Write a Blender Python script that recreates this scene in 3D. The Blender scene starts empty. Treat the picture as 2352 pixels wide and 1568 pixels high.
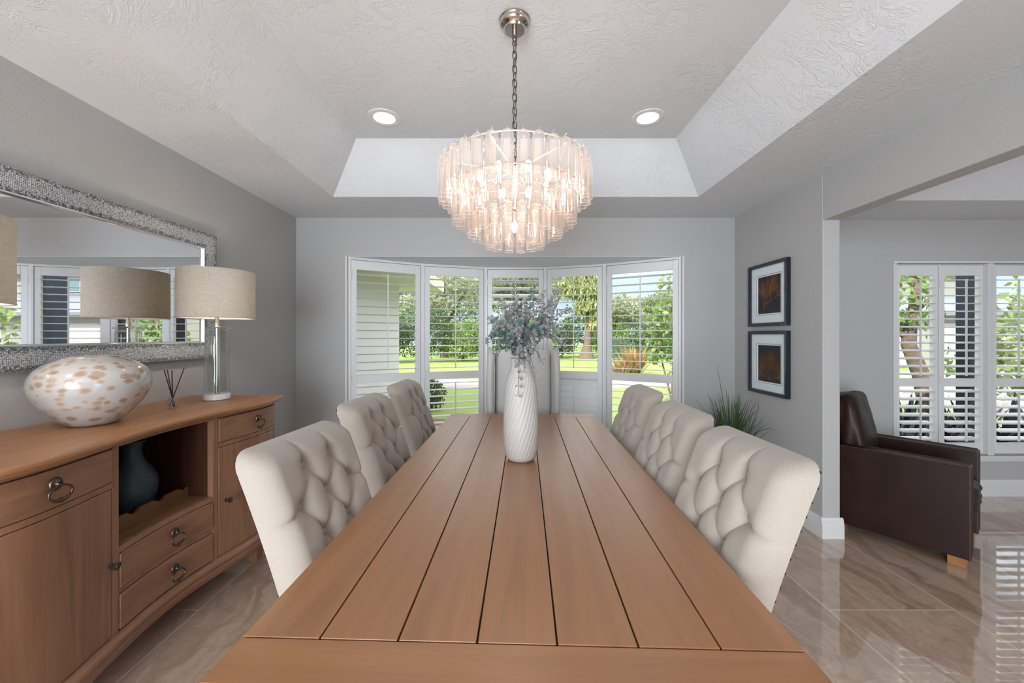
import bpy, bmesh, math, random
import numpy as np
from mathutils import Vector, Matrix
PI = math.pi
S = bpy.context.scene
COL = S.collection

# ------------------------------------------------------------------ camera
cd = bpy.data.cameras.new('camera'); cam = bpy.data.objects.new('camera', cd); COL.objects.link(cam)
CZ = 1.36
cam.location = (0, 0, CZ); cam.rotation_euler = (PI/2, 0, 0)
cd.sensor_fit = 'HORIZONTAL'; cd.sensor_width = 36; cd.lens = 36*900/2352
cd.shift_x = 2/2352; cd.shift_y = -13/2352; cd.clip_start = .02; cd.clip_end = 300
S.camera = cam
# ------------------------------------------------------------------ colour management
S.view_settings.view_transform = 'Standard'; S.view_settings.look = 'None'
S.view_settings.gamma = 1; S.view_settings.use_curve_mapping = False
S.view_settings.exposure = -0.04
c = S.cycles
c.use_adaptive_sampling = True; c.adaptive_threshold = .02; c.max_bounces = 10; c.diffuse_bounces = 4; c.glossy_bounces = 8; c.transmission_bounces = 6
c.transparent_max_bounces = 48; c.sample_clamp_indirect = 6; c.caustics_reflective = False
c.caustics_refractive = False; c.use_denoising = True; c.blur_glossy = .6
# ------------------------------------------------------------------ sky, sun
w = bpy.data.worlds.new('sky'); S.world = w; w.use_nodes = True
nt = w.node_tree; nt.nodes.clear()
N_ = nt.nodes.new; L_ = nt.links.new
tcw = N_('ShaderNodeTexCoord'); sx = N_('ShaderNodeSeparateXYZ'); L_(tcw.outputs['Generated'], sx.inputs[0])
rp = N_('ShaderNodeValToRGB'); L_(sx.outputs[2], rp.inputs[0]); e = rp.color_ramp.elements
e[0].position = 0; e[0].color = (.50, .68, .95, 1); e[1].position = .7; e[1].color = (.30, .50, .92, 1)
e2 = e.new(.14); e2.color = (.38, .60, .96, 1)
cn = N_('ShaderNodeTexNoise'); cn.inputs['Scale'].default_value = 2.4; cn.inputs['Detail'].default_value = 6
mpw = N_('ShaderNodeMapping'); mpw.inputs['Scale'].default_value = (1, 1, 2.6); L_(tcw.outputs['Generated'], mpw.inputs[0]); L_(mpw.outputs[0], cn.inputs['Vector'])
cr = N_('ShaderNodeValToRGB'); L_(cn.outputs['Fac'], cr.inputs[0]); cr.color_ramp.elements[0].position = .30; cr.color_ramp.elements[1].position = .50
hr = N_('ShaderNodeMapRange'); L_(sx.outputs[2], hr.inputs[0]); hr.inputs[1].default_value = .14; hr.inputs[2].default_value = .36; hr.inputs[3].default_value = .16; hr.inputs[4].default_value = 1.0
ml = N_('ShaderNodeMath'); ml.operation = 'MULTIPLY'; L_(cr.outputs[0], ml.inputs[0]); L_(hr.outputs[0], ml.inputs[1])
mxw = N_('ShaderNodeMix'); mxw.data_type = 'RGBA'; L_(ml.outputs[0], mxw.inputs[0]); L_(rp.outputs[0], mxw.inputs[6]); mxw.inputs[7].default_value = (3.4, 3.4, 3.4, 1)
bg = N_('ShaderNodeBackground'); bg.inputs[1].default_value = 1.0
wo = N_('ShaderNodeOutputWorld')
L_(mxw.outputs[2], bg.inputs[0]); L_(bg.outputs[0], wo.inputs[0])
sd = bpy.data.lights.new('sun', 'SUN'); sd.energy = 7.8; sd.angle = .01; sd.color = (1, .94, .84)
so = bpy.data.objects.new('sun', sd); COL.objects.link(so)
so.rotation_euler = Vector((.50, .62, -.80)).to_track_quat('-Z', 'Y').to_euler()

def area(name, loc, direction, sx, sy, power, col=(1, 1, 1)):
    l = bpy.data.lights.new(name, 'AREA'); l.shape = 'RECTANGLE'; l.size = sx; l.size_y = sy
    l.energy = power; l.color = col
    o = bpy.data.objects.new(name, l); COL.objects.link(o); o.location = loc
    o.rotation_euler = Vector(direction).to_track_quat('-Z', 'Y').to_euler()
    return o
# fill lights added behind the camera, outside two invented openings
area('fill_back', (-.85, -2.75, 1.25), (.42, 1, .12), 2.0, 2.1, 245, (.86, .935, 1))
area('fill_living', (4.4, -2.75, 1.25), (0.1, 1, .20), 2.9, 2.1, 26, (.84, .925, 1))
DL = 20     # downlight radiance
BULB = 88   # chandelier bulb radiance

# ------------------------------------------------------------------ materials
def lin(r, g, b):
    f = lambda x: (x/255/12.92) if x/255 <= .04045 else ((x/255+.055)/1.055)**2.4
    return (f(r), f(g), f(b), 1)
class NT:
    def __init__(s, name):
        s.m = bpy.data.materials.new(name); s.m.use_nodes = True
        s.t = s.m.node_tree; s.t.nodes.clear()
        s.out = s.n('OutputMaterial'); s.tc = None
    def n(s, typ, **kw):
        nd = s.t.nodes.new('ShaderNode'+typ)
        for k, v in kw.items(): setattr(nd, k, v)
        return nd
    def l(s, a, b): s.t.links.new(a, b)
    def set(s, nd, **kw):
        for k, v in kw.items():
            k2 = k.replace('_', ' ')
            (nd.inputs[k2] if k2 in nd.inputs else nd.inputs[k]).default_value = v
        return nd
    def coord(s, kind='Object', scale=(1, 1, 1), rot=(0, 0, 0), loc=(0, 0, 0)):
        tc = s.n('TexCoord') if kind != 'Position' else s.n('NewGeometry')
        mp = s.n('Mapping'); mp.inputs['Scale'].default_value = scale
        mp.inputs['Rotation'].default_value = rot; mp.inputs['Location'].default_value = loc
        s.l(tc.outputs[kind], mp.inputs[0]); return mp.outputs[0]
    def noise(s, vec, scale, detail=4, rough=.5, dist=0, fac=True):
        nd = s.n('TexNoise'); s.set(nd, Scale=scale, Detail=detail, Roughness=rough, Distortion=dist)
        if vec is not None: s.l(vec, nd.inputs['Vector'])
        return nd.outputs['Fac'] if fac else nd.outputs['Color']
    def ramp(s, fac, stops):
        r = s.n('ValToRGB'); e = r.color_ramp.elements
        while len(e) < len(stops): e.new(.5)
        for i, (p, cc) in enumerate(stops): e[i].position = p; e[i].color = cc if len(cc) == 4 else (*cc, 1)
        s.l(fac, r.inputs[0]); return r.outputs[0]
    def mix(s, f, a, b, mode='MIX'):
        m = s.n('Mix', data_type='RGBA', blend_type=mode)
        for i, x in ((0, f), (6, a), (7, b)):
            if isinstance(x, (int, float)): m.inputs[i].default_value = x
            elif isinstance(x, tuple): m.inputs[i].default_value = x
            else: s.l(x, m.inputs[i])
        return m.outputs[2]
    def math(s, op, a, b=0.0):
        m = s.n('Math', operation=op)
        for i, x in ((0, a), (1, b)):
            if isinstance(x, (int, float)): m.inputs[i].default_value = x
            else: s.l(x, m.inputs[i])
        return m.outputs[0]
    def bump(s, h, strength=.3, dist=.01, normal=None):
        b = s.n('Bump'); s.set(b, Strength=strength, Distance=dist); s.l(h, b.inputs['Height'])
        if normal is not None: s.l(normal, b.inputs['Normal'])
        return b.outputs[0]
    def pbr(s, col, rough=.5, metal=0, normal=None, **kw):
        p = s.n('BsdfPrincipled')
        for k, x in (('Base Color', col), ('Roughness', rough), ('Metallic', metal)):
            if isinstance(x, (int, float, tuple)): p.inputs[k].default_value = x
            else: s.l(x, p.inputs[k])
        if normal is not None: s.l(normal, p.inputs['Normal'])
        for k, v in kw.items(): p.inputs[k.replace('_', ' ')].default_value = v
        s.l(p.outputs[0], s.out.inputs[0]); return p

def simple(name, col, rough=.5, metal=0, nscale=0, nstr=.2, ndist=.002, var=.0, **kw):
    t = NT(name); v = t.coord(); cc = col
    if var: cc = t.mix(t.noise(v, nscale or 20, 3), tuple(x*(1-var) for x in col[:3])+(1,), tuple(min(1, x*(1+var)) for x in col[:3])+(1,))
    nm = t.bump(t.noise(v, nscale, 4), nstr, ndist) if nscale else None
    t.pbr(cc, rough, metal, nm, **kw); return t.m

def wall_mat(name, col):
    t = NT(name); v = t.coord('Position')
    a = t.noise(v, 90, 3, .55); b = t.noise(v, 260, 2)
    t.pbr(col, .62, 0, t.bump(t.mix(.35, a, b), .35, .004)); return t.m
def ceil_mat():
    t = NT('troweled_ceiling'); v = t.coord('Position')
    d = t.noise(v, 2.6, 3, .5, 0, False)
    vv = t.mix(.16, v, d, 'ADD')
    a = t.noise(vv, 9.0, 5, .66, .8)
    r = t.ramp(a, [(0, (0, 0, 0)), (.44, (.15,)*3), (.50, (1,)*3), (.54, (.25,)*3), (.66, (.75,)*3), (.69, (.3,)*3), (1, (.4,)*3)])
    b = t.noise(v, 60, 4, .6)
    msk = t.ramp(t.noise(v, 1.9, 3, .5), [(.38, (0,)*3), (.60, (1,)*3)])
    r = t.mix(msk, (.3, .3, .3, 1), r)
    h = t.mix(.20, r, b)
    t.pbr(lin(221, 223, 226), .7, 0, t.bump(h, .34, .010)); return t.m
def wood_mat(name, c1, c2, c3, grain='Y', rough=.38, fine=1.0, kind='Object', bump=.12, spec=.42):
    t = NT(name)
    sc = {'Y': (14, .9, 14), 'X': (.9, 14, 14), 'Z': (14, 14, .9)}[grain]
    v = t.coord(kind, sc)
    sc2 = tuple(x*7 if x > 1 else x*3.2 for x in sc); v2 = t.coord(kind, sc2)
    oi = t.n('ObjectInfo')
    n1 = t.noise(v, 1.1*fine, 6, .6, 1.2); n2 = t.noise(v2, 1.2*fine, 5, .65)
    base = t.ramp(n1, [(.25, c1), (.5, c2), (.78, c3)])
    col = t.mix(t.ramp(n2, [(.35, (.22,)*3), (.62, (0,)*3)]), base, c1)
    big = t.noise(t.coord(kind), 1.6, 2)
    col = t.mix(t.math('MULTIPLY', big, .35), col, c3)
    rg = t.math('ADD', t.math('MULTIPLY', n2, .16), rough-.08)
    t.pbr(col, rg, 0, t.bump(n2, bump, .0015), Specular_IOR_Level=spec, Coat_Weight=.4 if spec > .5 else .12, Coat_Roughness=.36); return t.m
def fabric_mat(name, ca, cb, scale=700, rough=.95, melange=.5):
    t = NT(name); v = t.coord()
    n = t.noise(v, scale*.55, 3, .7); n2 = t.noise(v, 9, 3)
    wx = t.n('TexWave', wave_type='BANDS', bands_direction='X'); t.set(wx, Scale=scale*.18, Distortion=1.5); t.l(v, wx.inputs[0])
    wz = t.n('TexWave', wave_type='BANDS', bands_direction='Z'); t.set(wz, Scale=scale*.18, Distortion=1.5); t.l(v, wz.inputs[0])
    h = t.mix(.5, wx.outputs['Fac'], wz.outputs['Fac'])
    col = t.mix(n, ca, cb)
    t.pbr(col, rough, 0, t.bump(h, .15, .0006), Sheen_Weight=.25, Sheen_Roughness=.5); return t.m
def thin_glass(name, tint=(1, 1, 1, 1), refl=1.0, milk=0.0, edge=.35, bump=False, back=0.0):
    t = NT(name); tr = t.n('BsdfTransparent'); tr.inputs[0].default_value = tint
    gl = t.n('BsdfGlossy'); gl.inputs['Roughness'].default_value = .04
    lw = t.n('LayerWeight'); lw.inputs['Blend'].default_value = edge
    bf = t.n('NewGeometry'); f = t.math('MULTIPLY', t.math('MULTIPLY', lw.outputs['Fresnel'], refl), t.math('SUBTRACT', 1.0, t.math('MULTIPLY', bf.outputs['Backfacing'], 1.0-back)))
    if bump:
        nm = t.bump(t.noise(t.coord(), 55, 3), .5, .003); t.l(nm, gl.inputs['Normal']); 
    mx = t.n('MixShader'); t.l(f, mx.inputs[0]); t.l(tr.outputs[0], mx.inputs[1]); t.l(gl.outputs[0], mx.inputs[2])
    o = mx.outputs[0]
    if milk:
        ts = t.n('BsdfTranslucent'); ts.inputs[0].default_value = tint
        df = t.n('BsdfDiffuse'); df.inputs[0].default_value = tint
        a = t.n('MixShader'); t.l(ts.outputs[0], a.inputs[1]); t.l(df.outputs[0], a.inputs[2])
        fm = t.n('Math', operation='MULTIPLY_ADD'); t.l(lw.outputs['Facing'], fm.inputs[0]); fm.inputs[1].default_value = milk*2.2; fm.inputs[2].default_value = milk*.35
        b = t.n('MixShader'); t.l(fm.outputs[0], b.inputs[0]); t.l(o, b.inputs[1]); t.l(a.outputs[0], b.inputs[2]); o = b.outputs[0]
    t.l(o, t.out.inputs[0]); return t.m
def emit(name, col, s):
    t = NT(name); e = t.n('Emission'); e.inputs[0].default_value = col; e.inputs[1].default_value = s
    t.l(e.outputs[0], t.out.inputs[0]); return t.m
def leaf_mat(name, ca, cb, trans=.35, rough=.5):
    t = NT(name); g = t.n('NewGeometry')
    n = t.noise(t.coord('Position'), 3.5, 3)
    r = t.mix(.5, g.outputs['Random Per Island'], n)
    col = t.mix(r, ca, cb)
    p = t.n('BsdfPrincipled'); t.l(col, p.inputs['Base Color']); p.inputs['Roughness'].default_value = rough
    ts = t.n('BsdfTranslucent'); t.l(col, ts.inputs[0])
    mx = t.n('MixShader'); mx.inputs[0].default_value = trans
    t.l(p.outputs[0], mx.inputs[1]); t.l(ts.outputs[0], mx.inputs[2]); t.l(mx.outputs[0], t.out.inputs[0]); return t.m

def floor_mat():
    t = NT('polished_marble_tile')
    g = t.n('NewGeometry'); sp = t.n('SeparateXYZ'); t.l(g.outputs['Position'], sp.inputs[0])
    cx = t.n('CombineXYZ')
    t.l(t.math('SUBTRACT', sp.outputs[1], 1.945), cx.inputs[0]); t.l(t.math('ADD', sp.outputs[0], 1.55), cx.inputs[1])
    def brick(mortar, c1, c2, m):
        b = t.n('TexBrick'); b.offset = .35; b.offset_frequency = 2; b.squash = 1
        t.set(b, Scale=1.0, Color1=c1, Color2=c2, Mortar=m)
        b.inputs['Mortar Size'].default_value = mortar; b.inputs['Mortar Smooth'].default_value = .1
        b.inputs['Brick Width'].default_value = 1.25; b.inputs['Row Height'].default_value = .625
        t.l(cx.outputs[0], b.inputs[0]); return b
    b = brick(.0034, (0, 0, 0, 1), (1, 1, 1, 1), (.5, .5, .5, 1)); rnd = b.outputs['Color']; line = b.outputs['Fac']
    off = t.n('VectorMath', operation='MULTIPLY'); t.l(rnd, off.inputs[0]); off.inputs[1].default_value = (31, 17, 5)
    ad = t.n('VectorMath', operation='ADD'); t.l(g.outputs['Position'], ad.inputs[0]); t.l(off.outputs[0], ad.inputs[1])
    wd = t.noise(ad.outputs[0], 1.3, 4, .6, 0, False)
    ad2 = t.n('VectorMath', operation='MULTIPLY_ADD'); t.l(wd, ad2.inputs[0]); ad2.inputs[1].default_value = (.55, .55, .55); t.l(ad.outputs[0], ad2.inputs[2])
    def streak(ang, sc):
        mp = t.n('Mapping'); mp.inputs['Rotation'].default_value = (0, 0, ang); mp.inputs['Scale'].default_value = (sc, sc*.14, 1)
        t.l(ad2.outputs[0], mp.inputs[0]); return mp.outputs[0]
    s1 = streak(math.radians(35), 7); s2 = streak(math.radians(-25), 7)
    sel = t.math('GREATER_THAN', rnd, .5)
    sv = t.mix(sel, s1, s2)
    n1 = t.noise(sv, 1.0, 7, .62, .6)
    n2 = t.noise(sv, 3.2, 6, .7, .3)
    col = t.ramp(n1, [(.28, lin(142, 117, 98)), (.42, lin(172, 147, 126)), (.52, lin(194, 169, 148)), (.60, lin(182, 157, 137)), (.75, lin(212, 192, 172))])
    v1 = t.ramp(n2, [(.50, (0,)*3), (.60, (.0,)*3), (.66, (.55,)*3), (.72, (0,)*3)])
    col = t.mix(v1, col, lin(205, 192, 178))
    v2 = t.ramp(t.noise(ad2.outputs[0], 2.0, 8, .7, .4), [(.47, (0,)*3), (.5, (.22,)*3), (.53, (0,)*3)])
    col = t.mix(v2, col, lin(120, 102, 90))
    col = t.mix(line, col, lin(218, 202, 182))
    wav = t.noise(g.outputs['Position'], 3.2, 2); wav2 = t.noise(g.outputs['Position'], 24, 3)
    nm = t.bump(t.mix(.12, wav, wav2), .10, .012)
    nm = t.bump(t.math('SUBTRACT', 1.0, line), .3, .001, nm)
    t.pbr(col, .06, 0, nm, Specular_IOR_Level=.62, Coat_Weight=.9, Coat_Roughness=.02, Coat_IOR=1.7); return t.m

def mosaic_mat():
    t = NT('silver_mosaic'); v = t.coord('Object')
    b = t.n('TexVoronoi', feature='F1', distance='CHEBYCHEV'); t.set(b, Scale=150.0, Randomness=.25); t.l(v, b.inputs['Vector'])
    e = t.ramp(b.outputs['Distance'], [(.0, (1,)*3), (.30, (.9,)*3), (.48, (0,)*3)])
    col = t.mix(e, lin(120, 120, 122), lin(236, 236, 238))
    wn = t.n('TexWhiteNoise'); t.l(b.outputs['Color'], wn.inputs['Vector'])
    h = t.mix(.5, e, wn.outputs['Value'])
    t.pbr(t.mix(.5, col, wn.outputs['Value'], 'OVERLAY'), .25, .55, t.bump(h, .9, .003)); return t.m
def bowl_mat():
    t = NT('spotted_art_glass'); v = t.coord('Object', (1, 1, 1.5))
    d = t.noise(v, 6, 2, .5, 0, False); vv = t.mix(.06, v, d, 'ADD')
    b = t.n('TexVoronoi', feature='F1'); t.set(b, Scale=24.0, Randomness=1.0); t.l(vv, b.inputs['Vector'])
    wn = t.n('SeparateColor'); t.l(b.outputs['Color'], wn.inputs[0])
    rad = t.math('ADD', t.math('MULTIPLY', wn.outputs[0], .24), .33)
    dd = t.math('SUBTRACT', rad, b.outputs['Distance'])
    m = t.ramp(dd, [(.0, (0,)*3), (.035, (1,)*3)])
    spot = t.mix(wn.outputs[1], lin(160, 136, 116), lin(116, 84, 62))
    spot = t.mix(t.ramp(dd, [(.02, (0,)*3), (.25, (.6,)*3)]), lin(188, 170, 154), spot)
    col = t.mix(m, lin(186, 183, 179), spot)
    t.pbr(col, .12, 0, None, Coat_Weight=.8, Coat_Roughness=.03, Specular_IOR_Level=.6); return t.m
def crackle_mat():
    t = NT('crackled_blue_black'); v = t.coord('Object')
    b = t.n('TexVoronoi', feature='DISTANCE_TO_EDGE'); t.set(b, Scale=95.0); 
    vv = t.mix(.05, v, t.noise(v, 30, 3, .6, 0, False), 'ADD'); t.l(vv, b.inputs['Vector'])
    e = t.ramp(b.outputs['Distance'], [(.0, (1,)*3), (.05, (.0,)*3)])
    n = t.noise(v, 9, 3)
    base = t.mix(n, lin(30, 34, 42), lin(58, 84, 96))
    t.pbr(t.mix(t.math('MULTIPLY', e, .45), base, lin(140, 150, 150)), .45, 0, t.bump(e, .2, .001)); return t.m
def leather_mat():
    t = NT('dark_brown_leather'); v = t.coord('Object')
    b = t.n('TexVoronoi'); t.set(b, Scale=260.0); t.l(v, b.inputs['Vector'])
    n = t.noise(v, 7, 4)
    col = t.mix(n, lin(26, 11, 6), lin(44, 22, 14))
    h = t.mix(.4, b.outputs['Distance'], t.noise(v, 14, 4))
    t.pbr(col, t.math('ADD', t.math('MULTIPLY', n, .2), .34), 0, t.bump(h, .07, .001), Specular_IOR_Level=.3); return t.m

M = {}
M['wall'] = wall_mat('grey_wall_paint', lin(180, 179, 178))
M['ceiling'] = ceil_mat()
M['white'] = simple('white_painted_wood', lin(216, 216, 216), .38, var=.015, nscale=8, nstr=.05)
M['shutter'] = simple('white_shutter_paint', lin(222, 222, 222), .35, nscale=8, nstr=.05)
M['floor'] = floor_mat()
tb = (lin(134, 86, 48), lin(154, 102, 58), lin(166, 114, 68))
M['table'] = wood_mat('honey_brown_plank_wood', *tb, grain='Y', rough=.36, spec=.85)
M['table_end'] = wood_mat('honey_brown_end_board_wood', *tb, grain='X', rough=.36, spec=.85)
sb = (lin(108, 74, 54), lin(146, 105, 78), lin(166, 125, 98))
M['side'] = wood_mat('weathered_brown_wood', *sb, grain='Z', rough=.42, bump=.2)
M['side_h'] = wood_mat('weathered_brown_wood_horizontal', *sb, grain='Y', rough=.42, bump=.2)
M['side_top'] = wood_mat('polished_brown_sideboard_top', lin(138, 92, 58), lin(162, 112, 72), lin(176, 130, 88), grain='Y', rough=.38)
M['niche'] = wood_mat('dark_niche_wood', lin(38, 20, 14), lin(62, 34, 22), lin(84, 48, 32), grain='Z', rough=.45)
M['rack'] = wood_mat('light_brown_rack_wood', lin(104, 72, 44), lin(132, 94, 58), lin(150, 110, 72), grain='Y', rough=.45)
M['darkgap'] = simple('dark_gap', (.01, .007, .005, 1), .8)
M['fabric'] = fabric_mat('cream_linen', lin(150, 140, 129), lin(184, 175, 163))
M['fabric_back'] = simple('pale_backing_fabric', lin(166, 160, 154), .9, nscale=400, nstr=.2, ndist=.0005)
M['linen_host'] = fabric_mat('light_grey_linen', lin(176, 174, 171), lin(206, 204, 201))
M['piping'] = simple('grey_piping', lin(120, 116, 112), .8)
M['nail'] = simple('dark_nailhead', lin(60, 52, 50), .35, .8)
M['legwood'] = simple('dark_leg_wood', lin(58, 42, 34), .4, nscale=30)
M['bronze'] = simple('antique_bronze', lin(98, 84, 76), .32, .9, nscale=60, nstr=.15)
M['chrome'] = simple('polished_nickel', lin(205, 198, 188), .12, 1)
M['chain'] = simple('aged_steel_chain', lin(120, 116, 106), .35, .9)
M['gold'] = simple('champagne_gold', lin(226, 212, 196), .35, .7)
M['tube'] = thin_glass('pale_blush_ribbed_glass', (1, .955, .922, 1), 1.0, .20, .30, True, .75)
M['tube_rim'] = simple('polished_glass_rim', lin(246, 226, 214), .1, 0, Alpha=.75, Coat_Weight=1.0)
M['bulb'] = emit('warm_bulb', (1, .91, .82, 1), BULB)
M['mirror'] = simple('silvered_mirror', (.93, .94, .95, 1), .008, 1)
M['mosaic'] = mosaic_mat()
M['mirror_edge'] = simple('bevelled_silver_edge', lin(215, 216, 222), .18, .9)
M['clear'] = thin_glass('clear_glass', (.97, .98, .98, 1), .7, 0, .25)
M['bottle'] = thin_glass('bottle_glass', (.93, .94, .95, 1), 1.0, .05, .45, False, .4)
M['smoke'] = thin_glass('clear_lamp_glass', (.86, .865, .86, 1), 1.0, .03, .34, False, .35)
M['pane'] = thin_glass('window_pane', (.97, .985, .98, 1), .25, 0, .1)
M['shade'] = None
M['bowl'] = bowl_mat(); M['crackle'] = crackle_mat(); M['leather'] = leather_mat()
M['leather_edge'] = simple('worn_leather_piping', lin(58, 38, 30), .4, nscale=60)
M['denim'] = simple('dark_cushion_leather', lin(26, 22, 24), .4, nscale=40, nstr=.15, ndist=.002)  # even dark colour of the armchair seat cushion
M['honeywood'] = wood_mat('honey_foot_wood', lin(132, 88, 48), lin(160, 110, 62), lin(176, 126, 76), grain='X')
M['vase'] = simple('matte_white_ceramic', lin(184, 180, 175), .5, nscale=50, nstr=.1)
M['marble'] = simple('white_marble_disc', lin(222, 221, 220), .35, var=.05, nscale=12, nstr=.02)
M['reed'] = simple('black_reed', lin(30, 28, 28), .6)
M['frame_navy'] = simple('dark_navy_frame', lin(10, 22, 38), .22, 0, Coat_Weight=.4)
M['matboard'] = simple('white_mat_board', lin(238, 239, 244), .8)
M['printbg'] = simple('charcoal_print', lin(38, 32, 38), .5, var=.1, nscale=6)
M['printline'] = simple('amber_coral_ink', lin(150, 98, 58), .6)
M['printline2'] = simple('pale_coral_ink', lin(112, 82, 62), .6)
M['eu_grey'] = leaf_mat('grey_lilac_leaf', lin(136, 137, 137), lin(176, 176, 175), .2, .6)
M['eu_teal'] = leaf_mat('sage_teal_leaf', lin(104, 128, 122), lin(138, 158, 152), .2, .6)
M['eu_stem'] = simple('grey_stem', lin(96, 90, 88), .7)
M['grass_blade'] = leaf_mat('potted_grass_blade', lin(34, 62, 34), lin(74, 104, 62), .2, .45)
M['pot'] = simple('white_planter', lin(210, 210, 208), .5)
M['soil'] = simple('dark_soil', lin(50, 38, 30), .95)
M['lens'] = emit('lit_led_lens', (.88, .95, 1, 1), DL)
M['trimring'] = simple('white_light_trim', lin(225, 225, 224), .4)
# outdoors
def lawn_mat():
    t = NT('sunlit_lawn'); v = t.coord('Position')
    n = t.noise(v, 1.2, 4); n2 = t.noise(v, 60, 4, .8)
    t.pbr(t.mix(n2, t.mix(n, lin(108, 134, 60), lin(128, 150, 74)), lin(156, 172, 100)), .9, 0, t.bump(n2, .8, .03)); return t.m
M['lawn'] = lawn_mat()
M['mulch'] = simple('brown_mulch', lin(110, 88, 74), .95, var=.5, nscale=40, nstr=.9, ndist=.02)
M['drive'] = simple('pale_concrete_drive', lin(158, 152, 146), .9, var=.08, nscale=3)
M['stucco'] = simple('white_stucco', lin(206, 204, 208), .9, var=.03, nscale=40, nstr=.4, ndist=.004)
M['soffit'] = simple('cream_soffit', lin(214, 212, 200), .8, var=.03, nscale=20)
M['roof'] = simple('grey_shingle', lin(120, 124, 134), .9, var=.2, nscale=9, nstr=.5, ndist=.02)
M['navy'] = simple('dark_navy_post', lin(22, 30, 44), .5)
M['frame_dark'] = simple('dark_bronze_window_frame', lin(46, 50, 60), .45)
M['bark'] = simple('grey_brown_bark', lin(112, 98, 86), .95, var=.35, nscale=11, nstr=.9, ndist=.03)
M['leafA'] = leaf_mat('olive_green_leaf', lin(96, 110, 74), lin(160, 168, 118))
M['leafB'] = leaf_mat('bright_green_leaf', lin(92, 124, 68), lin(154, 174, 100))
M['leafC'] = leaf_mat('dark_green_leaf', lin(60, 84, 60), lin(104, 126, 86))
M['leafD'] = leaf_mat('silvery_green_leaf', lin(128, 138, 112), lin(190, 194, 160))
M['leafE'] = leaf_mat('yellow_palm_leaf', lin(140, 148, 92), lin(180, 184, 128))
M['croton'] = leaf_mat('red_orange_croton_leaf', lin(176, 108, 92), lin(150, 158, 92))
M['burgundy'] = leaf_mat('burgundy_leaf', lin(52, 30, 44), lin(86, 60, 62), .15)
M['shaded_leaf'] = leaf_mat('shaded_dark_leaf', lin(26, 34, 44), lin(60, 76, 76), .15)  # shade around these plants is put into the leaf colour
M['gate'] = simple('dark_green_gate', lin(70, 82, 76), .6)
M['garage'] = simple('white_garage_door', lin(176, 176, 178), .6)
M['house_wall'] = simple('pale_house_wall', lin(150, 148, 144), .9, var=.05, nscale=3)
M['glass_dark'] = simple('reflective_house_glass', lin(110, 136, 140), .1)

def shade_mat():
    t = NT('oatmeal_linen_shade'); v = t.coord('Object')
    a = t.noise(t.coord('Object', (1, 1, .05)), 420, 2, .6); b = t.noise(t.coord('Object', (.05, .05, 1)), 420, 2, .6)
    m = t.mix(.5, a, b); r = t.ramp(m, [(.30, lin(196, 190, 178)), (.65, lin(228, 224, 216))])
    d = t.n('BsdfDiffuse'); t.l(r, d.inputs[0]); ts = t.n('BsdfTranslucent'); t.l(r, ts.inputs[0])
    nm = t.bump(m, .15, .0004); t.l(nm, d.inputs['Normal'])
    mx = t.n('MixShader'); mx.inputs[0].default_value = .5
    t.l(d.outputs[0], mx.inputs[1]); t.l(ts.outputs[0], mx.inputs[2]); t.l(mx.outputs[0], t.out.inputs[0]); return t.m
M['shade'] = shade_mat()
M['lampbulb'] = emit('soft_lamp_bulb', (1, .86, .70, 1), 150)

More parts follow.
